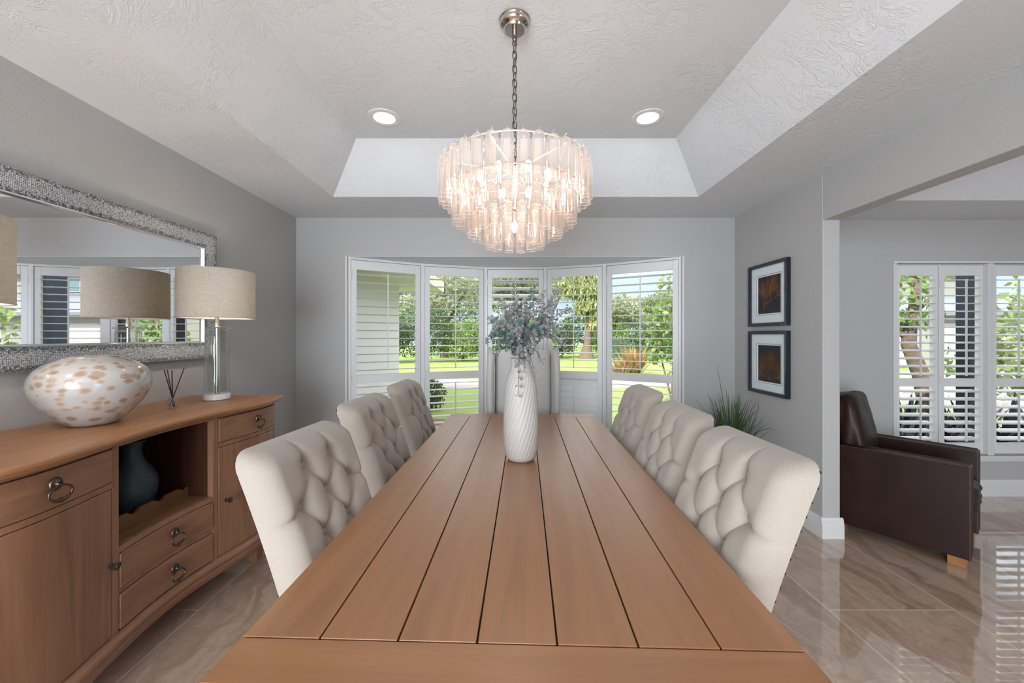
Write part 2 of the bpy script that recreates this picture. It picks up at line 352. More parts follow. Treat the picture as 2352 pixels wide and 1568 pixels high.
# ------------------------------------------------------------------ mesh builder
class MB:
    def __init__(s): s.v = []; s.f = []; s.mi = []; s.cur = 0
    def add(s, vs, fs):
        o = len(s.v); s.v += [tuple(x) for x in vs]; s.f += [tuple(i+o for i in f) for f in fs]; s.mi += [s.cur]*len(fs); return s
    def box(s, x0, x1, y0, y1, z0, z1, mat=None):
        vs = [Vector((x, y, z)) for z in (z0, z1) for y in (y0, y1) for x in (x0, x1)]
        if mat is not None: vs = [mat @ v for v in vs]
        return s.add(vs, [(0, 2, 3, 1), (4, 5, 7, 6), (0, 1, 5, 4), (1, 3, 7, 5), (3, 2, 6, 7), (2, 0, 4, 6)])
    def prism(s, poly, z0, z1):
        n = len(poly); vs = [(x, y, z0) for x, y in poly]+[(x, y, z1) for x, y in poly]
        fs = [(i, (i+1) % n, n+(i+1) % n, n+i) for i in range(n)]
        return s.add(vs, fs+[tuple(range(n-1, -1, -1)), tuple(range(n, 2*n))])
    def lathe(s, prof, seg=32, c=(0, 0, 0), rmod=None, cap0=False, cap1=False, sy=1):
        vs = []
        for r, z in prof:
            for k in range(seg):
                a = 2*PI*k/seg; rr = r*(rmod(a, z) if rmod else 1)
                vs.append((c[0]+rr*math.cos(a), c[1]+rr*math.sin(a)*sy, c[2]+z))
        fs = []
        for i in range(len(prof)-1):
            for k in range(seg):
                k2 = (k+1) % seg; fs.append((i*seg+k, i*seg+k2, (i+1)*seg+k2, (i+1)*seg+k))
        if cap0: fs.append(tuple(range(seg-1, -1, -1)))
        if cap1: fs.append(tuple((len(prof)-1)*seg+k for k in range(seg)))
        return s.add(vs, fs)
    def tube(s, pts, r, seg=8, closed=False, caps=True, sx=1.0):
        pts = [Vector(p) for p in pts]; n = len(pts); rs = r if isinstance(r, (list, tuple)) else [r]*n
        vs = []; up = Vector((0, 0, 1)); prev = None
        for i, p in enumerate(pts):
            if closed: d = pts[(i+1) % n]-pts[i-1]
            else: d = pts[min(i+1, n-1)]-pts[max(i-1, 0)]
            d.normalize()
            if prev is None:
                a = d.cross(up)
                if a.length < .1: a = d.cross(Vector((1, 0, 0)))
            else: a = prev-d*prev.dot(d)
            a.normalize(); prev = a; b = d.cross(a)
            for k in range(seg):
                t = 2*PI*k/seg; vs.append(p+(a*math.cos(t)*sx+b*math.sin(t))*rs[i])
        fs = []
        for i in range(n if closed else n-1):
            j = (i+1) % n
            for k in range(seg):
                k2 = (k+1) % seg; fs.append((i*seg+k, i*seg+k2, j*seg+k2, j*seg+k))
        if caps and not closed: fs += [tuple(range(seg-1, -1, -1)), tuple((n-1)*seg+k for k in range(seg))]
        return s.add(vs, fs)
    def torus(s, c, R, r, axis='Z', seg=24, seg2=8):
        pts = []
        for k in range(seg):
            a = 2*PI*k/seg; u, v = R*math.cos(a), R*math.sin(a)
            pts.append({'Z': (c[0]+u, c[1]+v, c[2]), 'X': (c[0], c[1]+u, c[2]+v), 'Y': (c[0]+u, c[1], c[2]+v)}[axis])
        return s.tube(pts, r, seg2, True)
    def ball(s, c, r, seg=12, rings=8, sc=(1, 1, 1)):
        vs = [(c[0], c[1], c[2]-r*sc[2])]
        for i in range(1, rings):
            t = PI*i/rings
            for k in range(seg):
                a = 2*PI*k/seg; vs.append((c[0]+r*math.sin(t)*math.cos(a)*sc[0], c[1]+r*math.sin(t)*math.sin(a)*sc[1], c[2]-r*math.cos(t)*sc[2]))
        vs.append((c[0], c[1], c[2]+r*sc[2])); fs = []
        for k in range(seg):
            k2 = (k+1) % seg; fs.append((0, 1+k2, 1+k)); e = 1+(rings-2)*seg; fs.append((len(vs)-1, e+k, e+k2))
            for i in range(rings-2): a = 1+i*seg; fs.append((a+k, a+k2, a+seg+k2, a+seg+k))
        return s.add(vs, fs)
    def build(s, name, mat, parent=None, smooth=35, bev=0, seg=2, loc=None, recalc=False):
        me = bpy.data.meshes.new(name); me.from_pydata(s.v, [], s.f)
        mats = mat if isinstance(mat, (list, tuple)) else [mat]
        for m_ in mats: me.materials.append(m_)
        if len(mats) > 1: me.polygons.foreach_set('material_index', s.mi)
        me.validate(); me.update()
        if recalc:
            bm_ = bmesh.new(); bm_.from_mesh(me); bmesh.ops.recalc_face_normals(bm_, faces=bm_.faces[:]); bm_.to_mesh(me); bm_.free()
        if smooth:
            me.polygons.foreach_set('use_smooth', [True]*len(me.polygons))
            if smooth < 180: me.set_sharp_from_angle(angle=math.radians(smooth))
        o = bpy.data.objects.new(name, me); COL.objects.link(o)
        if parent is not None: o.parent = parent
        if loc: o.location = loc
        if bev:
            b = o.modifiers.new('bevel', 'BEVEL'); b.width = bev; b.segments = seg; b.limit_method = 'ANGLE'; b.angle_limit = math.radians(40)
        return o
def tag(o, label, cat, group=None):
    o['label'] = label; o['category'] = cat
    if group: o['group'] = group
    return o
def struct(o): o['kind'] = 'structure'; return o
def thing(name, label, cat, loc=(0, 0, 0), rz=0, group=None):
    o = bpy.data.objects.new(name, None); o.empty_display_size = .1; COL.objects.link(o)
    o.location = loc; o.rotation_euler = (0, 0, rz); return tag(o, label, cat, group)
def dup(root, loc, rz, label=None):
    def cp(o, par):
        n = o.copy(); COL.objects.link(n)
        if par is not None: n.parent = par
        for ch in list(kids.get(o.name, [])): cp(ch, n)
        return n
    kids = {}
    for o in list(bpy.data.objects):
        if o.parent: kids.setdefault(o.parent.name, []).append(o)
    r = cp(root, None); r.location = loc; r.rotation_euler = (0, 0, rz)
    if label: r['label'] = label
    return r

# ================================================================== ROOM SHELL
XL, XR, XR2 = -2.018, 2.10, 2.217
YF, YL, YB = 3.677, 3.335, -2.6
ZC, ZT, ZLC = 2.467, 2.775, 2.346
XE = 6.6
ZS = .30; ZW = 2.108           # bay seat / bay head
B = [(-1.540, 3.70), (-.919, 4.055), (-.280, 4.274), (.374, 4.270), (.972, 4.068), (1.606, 3.70)]

m = MB(); m.box(XL-.1, XE+.1, YB-.1, YF+.1, -.12, 0); struct(m.build('floor', M['floor'], smooth=0))
# ceiling (tray in the dining room, tray in the living room)
m = MB()
def ring(m, o, i, z0, z1):
    (a, b, c_, d), (e, f, g, h) = o, i
    vs = [(a, c_, z0), (b, c_, z0), (b, d, z0), (a, d, z0), (e, g, z1), (f, g, z1), (f, h, z1), (e, h, z1)]
    m.add(vs, [(0, 4, 5, 1), (1, 5, 6, 2), (2, 6, 7, 3), (3, 7, 4, 0)])
LOW = (-1.419, 1.492, .40, 3.123); TOP = (-1.11, 1.181, .71, 2.808)
ring(m, (XL, XR, YB, YF), LOW, ZC, ZC); ring(m, LOW, TOP, ZC, ZT)
m.add([(TOP[0], TOP[2], ZT), (TOP[1], TOP[2], ZT), (TOP[1], TOP[3], ZT), (TOP[0], TOP[3], ZT)], [(3, 2, 1, 0)])
LL = (2.70, 6.1, .0, 2.853); LT = (2.95, 5.85, .25, 2.60)
ring(m, (XR2, XE, YB, YL), LL, ZLC, ZLC); ring(m, LL, LT, ZLC, 2.60)
m.add([(LT[0], LT[2], 2.6), (LT[1], LT[2], 2.6), (LT[1], LT[3], 2.6), (LT[0], LT[3], 2.6)], [(3, 2, 1, 0)])
struct(m.build('ceiling', M['ceiling'], smooth=0))
m = MB(); m.box(XL-.9, XE+.9, YB-.9, YF-.05, 2.86, 3.0); struct(m.build('roof', M['roof'], smooth=0))  # unseen slab added over the rooms to block the sun
# walls
T = .14
m = MB(); m.box(XL-T, XL, YB-T, YF+T, 0, 2.86); struct(m.build('wall_left', M['wall'], smooth=0))
m = MB()
x0, x1 = B[0][0], B[-1][0]
m.box(XL, x0, YF, YF+T, 0, 2.86); m.box(x1, XR2+.02, YF, YF+T, 0, 2.86); m.box(x0, x1, YF, YF+T, ZW, 2.86); m.box(x0, x1, YF, YF+T, 0, ZS-.041)
struct(m.build('wall_far', M['wall'], smooth=0))
m = MB(); m.box(XR, XR2, 2.64, YF, 0, 2.86); m.box(XR, XR2, YB, 2.64, 2.14, 2.86)
struct(m.build('wall_right', M['wall'], smooth=0, bev=.006))
m = MB(); WX0, WX1, WZ0, WZ1 = 3.246, 4.92, .345, 1.997
m.box(XR2, WX0, YL, YL+T, 0, 2.86); m.box(WX1, XE, YL, YL+T, 0, 2.86); m.box(WX0, WX1, YL, YL+T, WZ1, 2.86); m.box(WX0, WX1, YL, YL+T, 0, WZ0)
struct(m.build('wall_living', M['wall'], smooth=0))
m = MB(); m.box(XE, XE+T, YB-T, YL+T, 0, 2.86); struct(m.build('wall_east', M['wall'], smooth=0))
m = MB(); bx = [(-1.9, .2), (2.9, 5.9)]; zz = 2.2  # openings made up so the added fill lights reach the room
m.box(XL, -1.9, YB-T, YB, 0, 2.86); m.box(.2, 2.9, YB-T, YB, 0, 2.86); m.box(5.9, XE, YB-T, YB, 0, 2.86)
for a, b in bx: m.box(a, b, YB-T, YB, zz+.1, 2.86)
struct(m.build('wall_back', M['wall'], smooth=0))
# baseboards
def base_prof(m, p0, p1, nrm):
    # p0->p1 along wall foot, nrm points into the room
    prof = [(0, 0), (.016, 0), (.016, .088), (.013, .094), (.013, .106), (.010, .110), (.010, .122), (.004, .134), (0, .136)]
    p0 = Vector(p0); p1 = Vector(p1); n_ = Vector(nrm)
    vs = [p+n_*a+Vector((0, 0, z)) for p in (p0, p1) for a, z in prof]; k = len(prof)
    m.add(vs, [(i, i+1, k+i+1, k+i) for i in range(k-1)]+[tuple(range(k-1, -1, -1)), tuple(range(k, 2*k))])
m = MB(); base_prof(m, (XR, YF, 0), (XR, 2.64, 0), (-1, 0, 0)); base_prof(m, (XR-.016, 2.64, 0), (XR2+.016, 2.64, 0), (0, -1, 0)); base_prof(m, (XR2, 2.64, 0), (XR2, YL, 0), (1, 0, 0))
struct(m.build('baseboard_right', M['white'], smooth=0))
m = MB(); base_prof(m, (XL, YF, 0), (XR, YF, 0), (0, -1, 0)); struct(m.build('baseboard_far', M['white'], smooth=0))
m = MB(); base_prof(m, (XR2, YL, 0), (XE, YL, 0), (0, -1, 0)); struct(m.build('baseboard_living', M['white'], smooth=0))
m = MB(); base_prof(m, (XL, YB, 0), (XL, YF, 0), (1, 0, 0)); struct(m.build('baseboard_left', M['white'], smooth=0))

# bay: seat, head, outside knee wall
def offs(poly, d):
    out = []
    for i, p in enumerate(poly):
        p = Vector(p); ns = []
        for j in (i-1, i):
            if 0 <= j < len(poly)-1:
                e = Vector(poly[j+1])-Vector(poly[j]); e.normalize(); ns.append(Vector((-e.y, e.x)))
        n_ = sum(ns, Vector((0, 0))); n_.normalize(); k = d/max(.3, n_.dot(ns[0])); out.append(tuple(p+n_*k))
    return out
Bo = offs(B, .17)
poly = [(B[0][0], YF)]+[(Bo[0][0]-.02, YF+T)]+Bo[1:-1]+[(Bo[-1][0]+.02, YF+T), (B[-1][0], YF)]
poly = poly[::-1]
m = MB(); m.prism(poly, ZS-.04, ZS); o = m.build('window_sill', M['white'], smooth=0); o.name = 'trim_1'; struct(o)
poly = [(a, b+.003 if abs(b-YF) < 1e-6 else b) for a, b in poly]
m = MB(); m.prism(poly, ZW-.004, ZW+.1); o = struct(m.build('ceiling_bay', M['ceiling'], smooth=0)); o.name = 'trim_2'
m = MB(); Bk = offs(B, .05)
pk = ([(B[0][0], YF+T)]+Bo[1:-1]+[(B[-1][0], YF+T)])[::-1]
m.prism(pk, -.12, ZS-.04); m.prism(offs(pk[::-1], .25)[::-1] if False else pk, ZW+.1, ZW+.45); struct(m.build('wall_bay', M['stucco'], smooth=0))

# casing round bay opening + living window
def casing(name, x0, x1, y, z0, z1, w_=.02, sill=True):
    m = MB(); d = .012
    m.box(x0-w_, x0+.004, y-d, y+T, z0, z1+.004); m.box(x1-.004, x1+w_, y-d, y+T, z0, z1+.004)
    return m
m = casing('c', B[0][0], B[-1][0], YF, ZS, ZW-.002, .016); struct(m.build('trim_3', M['white'], smooth=0, bev=.003))
m = MB(); y = YL
m.box(WX0+.001, WX0+.03, y-.012, y+T-.002, WZ0+.001, WZ1-.021); m.box(WX1-.03, WX1-.001, y-.012, y+T-.002, WZ0+.001, WZ1-.021); m.box(WX0+.001, WX1-.001, y-.012, y+T-.002, WZ1-.02, WZ1-.001)
m.box(4.055, 4.105, y-.006, y+.06, WZ0+.001, WZ1-.021)
m.box(WX0-.02, WX1+.02, y-.03, y+T, WZ0-.022, WZ0); m.box(WX0-.01, WX1+.01, y-.016, y, WZ0-.05, WZ0-.022)
struct(m.build('trim_4', M['white'], smooth=0, bev=.003))

# windows proper: dark frame and pane outside the shutters
wn = 0
def window(p0, p1, z0, z1, out=.11, split=False):
    global wn
    wn += 1
    p0 = Vector((*p0, 0)); p1 = Vector((*p1, 0)); L = (p1-p0).length; ang = math.atan2(p1.y-p0.y, p1.x-p0.x)
    m = MB(); f = .028
    m.box(0, f, out-.02, out+.02, z0, z1); m.box(L-f, L, out-.02, out+.02, z0, z1)
    m.box(f, L-f, out-.02, out+.02, z0, z0+f); m.box(f, L-f, out-.02, out+.02, z1-f, z1)
    if split: m.box(f, L-f, out-.015, out+.015, .96, .99)
    o = struct(m.build('window_%d' % wn, M['frame_dark'], smooth=0)); o.location = p0; o.rotation_euler = (0, 0, ang)
    g = MB(); g.box(f, L-f, out-.003, out+.003, z0+f, z1-f); go = g.build('glass_pane', M['pane'], o, smooth=0)
for i in range(5): window(Bk[i], Bk[i+1], ZS, ZW, .07)
window((WX0+.03, YL), (4.08, YL), WZ0, WZ1, .11); window((4.08, YL), (WX1-.03, YL), WZ0, WZ1, .11)

# plantation shutters -------------------------------------------------
def louver_mesh(L, wd=.088, th=.010):
    m = MB(); n = 10; vs = []
    for x in (0, L):
        for k in range(n):
            a = 2*PI*k/n; vs.append((x, wd/2*math.cos(a), th/2*math.sin(a)))
    m.add(vs, [(k, (k+1) % n, n+(k+1) % n, n+k) for k in range(n)]+[tuple(range(n-1, -1, -1)), tuple(range(n, 2*n))]); return m
def shutter(label, p0, p1, z0, z1, rail, tilt_up, tilt_lo, group, nU=13, nL=7, fr=.022, st=.05, yoff=0, rod_side=-1, top_tilt=None, hinge=True, sp=.077):
    p0 = Vector((*p0, 0)); p1 = Vector((*p1, 0)); L = (p1-p0).length; ang = math.atan2(p1.y-p0.y, p1.x-p0.x)
    t = thing('plantation_shutter', label, 'shutter', (p0.x, p0.y, z0), ang, group); H = z1-z0; R = (rail[0]-z0, rail[1]-z0)
    m = MB()
    if fr: m.box(0, fr, -.022, .03, 0, H); m.box(L-fr, L, -.022, .03, 0, H); m.box(fr, L-fr, -.022, .03, H-fr, H); m.box(fr, L-fr, -.022, .03, 0, fr*.8); m.build('outer_frame', M['shutter'], t, smooth=0, bev=.002)
    a, b = fr+.003, L-fr-.003; zt, zb = H-fr-.003, fr*.8+.003
    m = MB(); th = .014
    tr = .088; br = .09
    m.box(a, a+st, -th, th, zb, zt); m.box(b-st, b, -th, th, zb, zt)
    m.box(a+st, b-st, -th, th, zt-tr, zt); m.box(a+st, b-st, -th, th, zb, zb+br); m.box(a+st, b-st, -th, th, R[0], R[1])
    m.build('panel_frame', M['shutter'], t, smooth=0, bev=.0025)
    lx0, lx1 = a+st+.002, b-st-.002
    lm = louver_mesh(lx1-lx0); lo = None
    def lv(z, tl):
        nonlocal lo
        if lo is None: o = lm.build('louver', M['shutter'], t, smooth=60); lo = o
        else: o = lo.copy(); COL.objects.link(o)
        o.parent = t; o.location = (lx0, 0, z); o.rotation_euler = (tl, 0, 0)
    def bank(za, zb_, n, tilt, tops=None):
        s_ = (zb_-za)/n
        for k in range(n):
            tl = tilt
            if tops and k >= n-tops[0]: tl = tops[1]
            lv(za+s_*(k+.5), tl)
        xm = (lx0+lx1)/2; r = MB(); yy = -(.044*math.cos(tilt)) - .006; zo = -.044*math.sin(tilt)
        r.box(xm-.005, xm+.005, yy-.005, yy+.005, za+s_*.4+zo, zb_-s_*.4+zo); r.build('tilt_rod', M['shutter'], t, smooth=0)
    bank(R[1]+.004, zt-tr-.004, nU, tilt_up, top_tilt); bank(zb+br+.004, R[0]-.004, nL, tilt_lo)
    if hinge:
        for z in (.18, R[0]+.02, H-.2): m = MB(); m.box(fr-.004, fr+.006, -.026, -.014, z, z+.07); m.build('hinge', M['white'], t, smooth=0)
    return t
gb = 'white plantation shutters filling the bay window'
names = ['bay window shutter at the far left, white stucco wall seen through its slats', 'second bay shutter from the left, roof eave and hedge seen through it',
         'middle bay window shutter directly behind the eucalyptus bouquet', 'fourth bay shutter, lower slats closed, right of the host chair',
         'bay window shutter at the far right, blue sky and glossy shrub behind']
r_ = math.radians
cfg = [(r_(-2), r_(-4), None), (r_(1), r_(0), None), (r_(6), r_(70), (4, r_(32))), (r_(0), r_(72), None), (r_(-2), r_(-3), None)]
for i in range(5):
    shutter(names[i], B[i], B[i+1], ZS+.002, ZW-.004, (.905, .985), cfg[i][0], cfg[i][1], gb, top_tilt=cfg[i][2])
gl = 'white plantation shutters on the living room window'
XS = [WX0+.032, 3.662, 4.053, 4.107, 4.50, WX1-.032]
ln = ['first living room shutter from the left, twisted tree trunk behind its slats', 'second living room shutter, dark navy post behind its slats', 'third living room shutter from the left, leafy bush behind', 'rightmost living room shutter beside the window end']
for i, (a, b) in enumerate([(0, 1), (1, 2), (3, 4), (4, 5)]):
    shutter(ln[i], (XS[a], YL+.035), (XS[b], YL+.035), WZ0, WZ1-.024, (.925, .995), r_(8), r_(10), gl, nU=13, nL=7, fr=.004, st=.044)

# ================================================================== recessed lights
def downlight(x, y, z, label):
    t = thing('recessed_light', label, 'light', (x, y, z), 0, 'recessed ceiling lights')
    m = MB(); m.lathe([(.067, -.004), (.085, -.008), (.102, -.004), (.104, 0)], 40); m.build('trim_ring', M['trimring'], t)
    m = MB(); m.lathe([(.0005, -.0045), (.067, -.0045)], 40); m.build('light_lens', M['lens'], t, smooth=0)
downlight(-.822, 2.542, ZT, 'lit recessed ceiling light left of the chandelier')
downlight(.887, 2.542, ZT, 'lit recessed ceiling light right of the chandelier')
for x, y, lb in ((-.9, -1.2, 'left'), (1.0, -1.2, 'right')): downlight(x, y, ZC, 'added fill downlight behind the camera on the %s' % lb)  # unseen downlights added to brighten the dining side
for x, y, lb in ((3.5, 2.2, 'nearest the dining opening and window'), (5.2, 2.2, 'at the far window corner'), (3.5, .7, 'nearest the dining opening at the rear'), (5.2, .7, 'at the far rear corner')): downlight(x, y, 2.6, 'added fill downlight in the living room tray ceiling '+lb)  # out of view, added for the light they give

# ================================================================== TABLE
TA = -.034; tc_ = Vector((.048, 1.838)); TL = 2.36; TW = 1.098
t = thing('dining_table', 'long honey-brown plank dining table with grooved top in the room centre', 'table', (tc_.x, tc_.y, 0), TA)
H = TL/2; eb = .105; th = .042; g = .0018
npl = 7; pw = TW/npl
for k in range(npl):
    m = MB(); m.box(-TW/2+k*pw+(g if k else 0), -TW/2+(k+1)*pw-(g if k < npl-1 else 0), -H+eb+g, H-eb-g, .76-th, .76)
    m.build('plank', M['table'], t, smooth=0, bev=.0016)
for s_ in (-1, 1):
    m = MB(); ya, yb = sorted((s_*H, s_*(H-eb+g))); m.box(-TW/2, TW/2, ya, yb, .76-th, .76); m.build('end_board', M['table_end'], t, smooth=0, bev=.002)
m = MB(); m.box(-TW/2+.004, TW/2-.004, -H+.004, H-.004, .76-th-.004, .76-.008); m.build('groove_backing', M['darkgap'], t, smooth=0)
m = MB(); zi = .76-th-.004
m.box(-TW/2+.10, TW/2-.10, -H+.10, -H+.125, zi-.07, zi); m.box(-TW/2+.10, TW/2-.10, H-.125, H-.10, zi-.07, zi)
for s_ in (-1, 1): a, b = sorted((s_*(TW/2-.10), s_*(TW/2-.125))); m.box(a, b, -H+.1, H-.1, zi-.07, zi)
m.build('apron', M['table_end'], t, smooth=0)
for sx in (-1, 1):
    for sy in (-1, 1):
        m = MB(); x, y = sx*(TW/2-.13), sy*(H-.13)
        vs = [(x+a*r, y+b*r, z) for z, r in ((0, .028), (zi, .045)) for a, b in ((-1, -1), (1, -1), (1, 1), (-1, 1))]
        m.add(vs, [(3, 2, 1, 0), (4, 5, 6, 7)]+[(i, (i+1) % 4, 4+(i+1) % 4, 4+i) for i in range(4)]); m.build('leg', M['table'], t, smooth=0, bev=.004)

# ================================================================== TUFTED CHAIRS
CW, CT, CB0 = .485, 1.035, .44
def yr(z): d = z-CB0; return -(.26*d+.13*d*d)
ROWS = [(.950, (-.068, .068)), (.850, (-.136, 0, .136)), (.745, (-.068, .068)), (.640, (-.136, 0, .136)), (.54, (-.068, .068))]
def hw(z):
    rc = .055; zz_ = z-(CT-rc)
    return CW/2-(rc-math.sqrt(max(0, rc*rc-zz_*zz_)) if zz_ > 0 else 0) - .012*(CT-z)/.6
def tuft_mesh():
    nu, nv = 168, 200
    bt = [(u, z) for z, us in ROWS for u in us]; segs = []
    for i in range(len(ROWS)-1):
        for u in ROWS[i][1]:
            for u2 in ROWS[i+1][1]:
                if abs(abs(u-u2)-.068) < .01: segs.append(((u, ROWS[i][0]), (u2, ROWS[i+1][0])))
    for u in ROWS[0][1]: segs.append(((u, ROWS[0][0]), (u*1.05, 1.10)))
    for z, us in ROWS:
        if len(us) == 3:
            segs.append(((-.136, z), (-.34, z-.035))); segs.append(((.136, z), (.34, z-.035)))
    s = np.linspace(-1, 1, nu); s = np.sin(s*PI/2)*.35+s*.65
    vv = np.linspace(0, 1, nv); vv = np.sin(vv*PI/2)*.3+vv*.7
    Z = CB0+(CT-CB0)*vv; HW = np.array([hw(z) for z in Z])
    U = s[None, :]*HW[:, None]; ZZ = np.repeat(Z[:, None], nu, 1)
    ed = np.minimum(HW[:, None]-np.abs(U), CT-ZZ)
    # rounded edge
    R = .055; q = np.clip(1-ed/R, 0, 1); edge = np.sqrt(1-np.clip(1-(HW[:, None]-np.abs(U))/R, 0, 1)**2)*np.sqrt(1-np.clip(1-(CT-ZZ)/R, 0, 1)**2)
    d = np.full(U.shape, 9.); db = np.full(U.shape, 9.)
    for (a, b) in segs:
        ax, az = a; bx_, bz = b; L2 = (bx_-ax)**2+(bz-az)**2
        t_ = np.clip(((U-ax)*(bx_-ax)+(ZZ-az)*(bz-az))/L2, 0, 1)
        d = np.minimum(d, np.hypot(U-ax-t_*(bx_-ax), ZZ-az-t_*(bz-az)))
    for (bu, bz) in bt: db = np.minimum(db, np.hypot(U-bu, ZZ-bz))
    gs = np.zeros(U.shape)
    for (bu, bz) in bt: gs += np.exp(-(np.hypot(U-bu, ZZ-bz)/.034)**2)+.35*np.exp(-(np.hypot(U-bu, ZZ-bz)/.016)**2)
    puff = .044-.024*np.minimum(gs/1.1, 1.15)-.008*np.exp(-d/.0035)-.008*np.exp(-(d/.017)**2)
    thick = .008+(.034+puff)*edge
    YR = np.array([yr(z) for z in Z])[:, None]
    Y = YR+.006+thick
    # cushion tips over the top a little
    vs = np.stack([U, Y, ZZ+(.014*edge*np.clip((ZZ-.96)/.07, 0, 1))*0], -1).reshape(-1, 3)
    fs = [(i*nu+k, i*nu+k+1, (i+1)*nu+k+1, (i+1)*nu+k) for i in range(nv-1) for k in range(nu-1)]
    m = MB(); m.add(vs.tolist(), fs)
    # border wall back to the rear panel
    rim = [(i*nu) for i in range(nv)]+[(nv-1)*nu+k for k in range(1, nu)]+[i*nu+nu-1 for i in range(nv-2, -1, -1)]
    n0 = len(m.v); base = [(m.v[i][0], yr(m.v[i][2])+.002, m.v[i][2]) for i in rim]
    m.add(base, []); m.f += [(rim[i], n0+i, n0+i+1, rim[i+1]) for i in range(len(rim)-1)]; m.mi += [0]*(len(rim)-1)
    def surf(u, z):
        i = np.argmin(abs(Z-z)); k = np.argmin(abs(U[i]-u)); return Y[i, k]
    return m, bt, surf
def make_chair():
    t = thing('tufted_dining_chair', 'x', 'chair', group='cream tufted dining chairs along the table')
    m, bt, surf = tuft_mesh(); m.build('backrest', M['fabric'], t, smooth=180, recalc=True)
    for (u, z) in bt:
        b = MB(); b.ball((u, surf(u, z)+.006, z), .0125, 12, 8, (1, .6, 1)); b.build('button', M['fabric'], t, smooth=180)
    # rear panel
    m = MB(); N = 26; vs = []
    zs = [CB0-.10+(CT-.008-CB0+.10)*k/N for k in range(N+1)]
    for z in zs:
        h_ = hw(max(z, CB0))-.008; yy = yr(max(z, CB0)) if z > CB0 else 0
        vs += [(-h_, yy-.005, z), (h_, yy-.005, z), (h_, yy+.005, z), (-h_, yy+.005, z)]
    fs = [(3, 2, 1, 0), tuple(N*4+k for k in range(4))]
    for i in range(N): fs += [(i*4+k, i*4+(k+1) % 4, i*4+4+(k+1) % 4, i*4+4+k) for k in range(4)]
    m.add(vs, fs); bp = m.build('back_panel', M['fabric_back'], t, smooth=30, bev=.002)
    pts = []
    for z in zs: pts.append((-hw(max(z, CB0))+.006, (yr(z) if z > CB0 else 0)+.0065, z))
    for z in zs[::-1]: pts.append((hw(max(z, CB0))-.006, (yr(z) if z > CB0 else 0)+.0065, z))
    m = MB(); m.tube(pts, .0016, 6); m.build('piping', M['fabric'], t, smooth=180)
    m = MB(); m.ball((0, 0, 0), .0045, 8, 6); z = .40; np_ = None
    while z < CT-.02:
        for s_ in (-1, 1):
            if np_ is None: np_ = o = m.build('nailhead', M['nail'], bp, smooth=180)
            else: o = np_.copy(); COL.objects.link(o); o.parent = bp
            o.location = (s_*(hw(max(z, CB0))-.0045), (yr(z) if z > CB0 else 0), z)
        z += .036
    # seat
    m = MB(); D = .50; nx = 22; vs = []
    for j in range(nx+1):
        for i in range(nx+1):
            a, b = i/nx*2-1, j/nx*2-1; e = (1-abs(a)**8)*(1-abs(b)**8)
            vs.append((a*.245, .012+(b+1)/2*D, .43+.06*e**.35))
    fs = [(j*(nx+1)+i, j*(nx+1)+i+1, (j+1)*(nx+1)+i+1, (j+1)*(nx+1)+i) for j in range(nx) for i in range(nx)]
    m.add(vs, fs); m.build('seat', M['fabric'], t, smooth=180)
    m = MB(); m.box(-.245, .245, .012, .512, .34, .431); m.build('seat_frame', M['fabric'], t, smooth=0, bev=.008)
    for sx in (-1, 1):
        for (y0, lean) in ((.03, -.10), (.48, 0)):
            m = MB(); vs = [(sx*.215+a*r, y0+dy+b*r, z) for z, r, dy in ((0, .015, lean), (.34, .024, 0)) for a, b in ((-1, -1), (1, -1), (1, 1), (-1, 1))]
            m.add(vs, [(3, 2, 1, 0), (4, 5, 6, 7)]+[(i, (i+1) % 4, 4+(i+1) % 4, 4+i) for i in range(4)]); m.build('leg', M['legwood'], t, smooth=0, bev=.003)
    return t
ch = make_chair()
# local +Y is the way the chair faces; right side chairs face -X (rz=+90), left side face +X (rz=-90)
RT, LTt = PI/2, -PI/2
spots = [(.590, 1.222, RT+r_(1), 'tufted cream dining chair nearest the camera on the right side of the table'),
         (.625, 1.800, RT-r_(1), 'tufted cream dining chair in the middle of the right row'),
         (.675, 2.460, RT-r_(1), 'farthest tufted cream chair of the right row, beside the potted grass'),
         (-.548, 1.292, LTt-r_(6), 'tufted cream dining chair nearest the camera on the left side, by the sideboard'),
         (-.605, 2.040, LTt-r_(4), 'tufted cream dining chair in the middle of the left row'),
         (-.600, 2.760, LTt-r_(2), 'farthest tufted cream chair of the left row, before the bay window')]
ch.location = (spots[0][0], spots[0][1], 0); ch.rotation_euler = (0, 0, spots[0][2]); ch['label'] = spots[0][3]
for x, y, a, lb in spots[1:]: dup(ch, (x, y, 0), a, lb)

# host wing chair ---------------------------------------------------
t = thing('wingback_chair', 'pale grey linen wingback host chair at the far end of the table', 'chair', (.098, 3.14, 0), -.02)
def slab(m, prof_fn, n, fn): pass
m = MB(); N = 24; vs = []
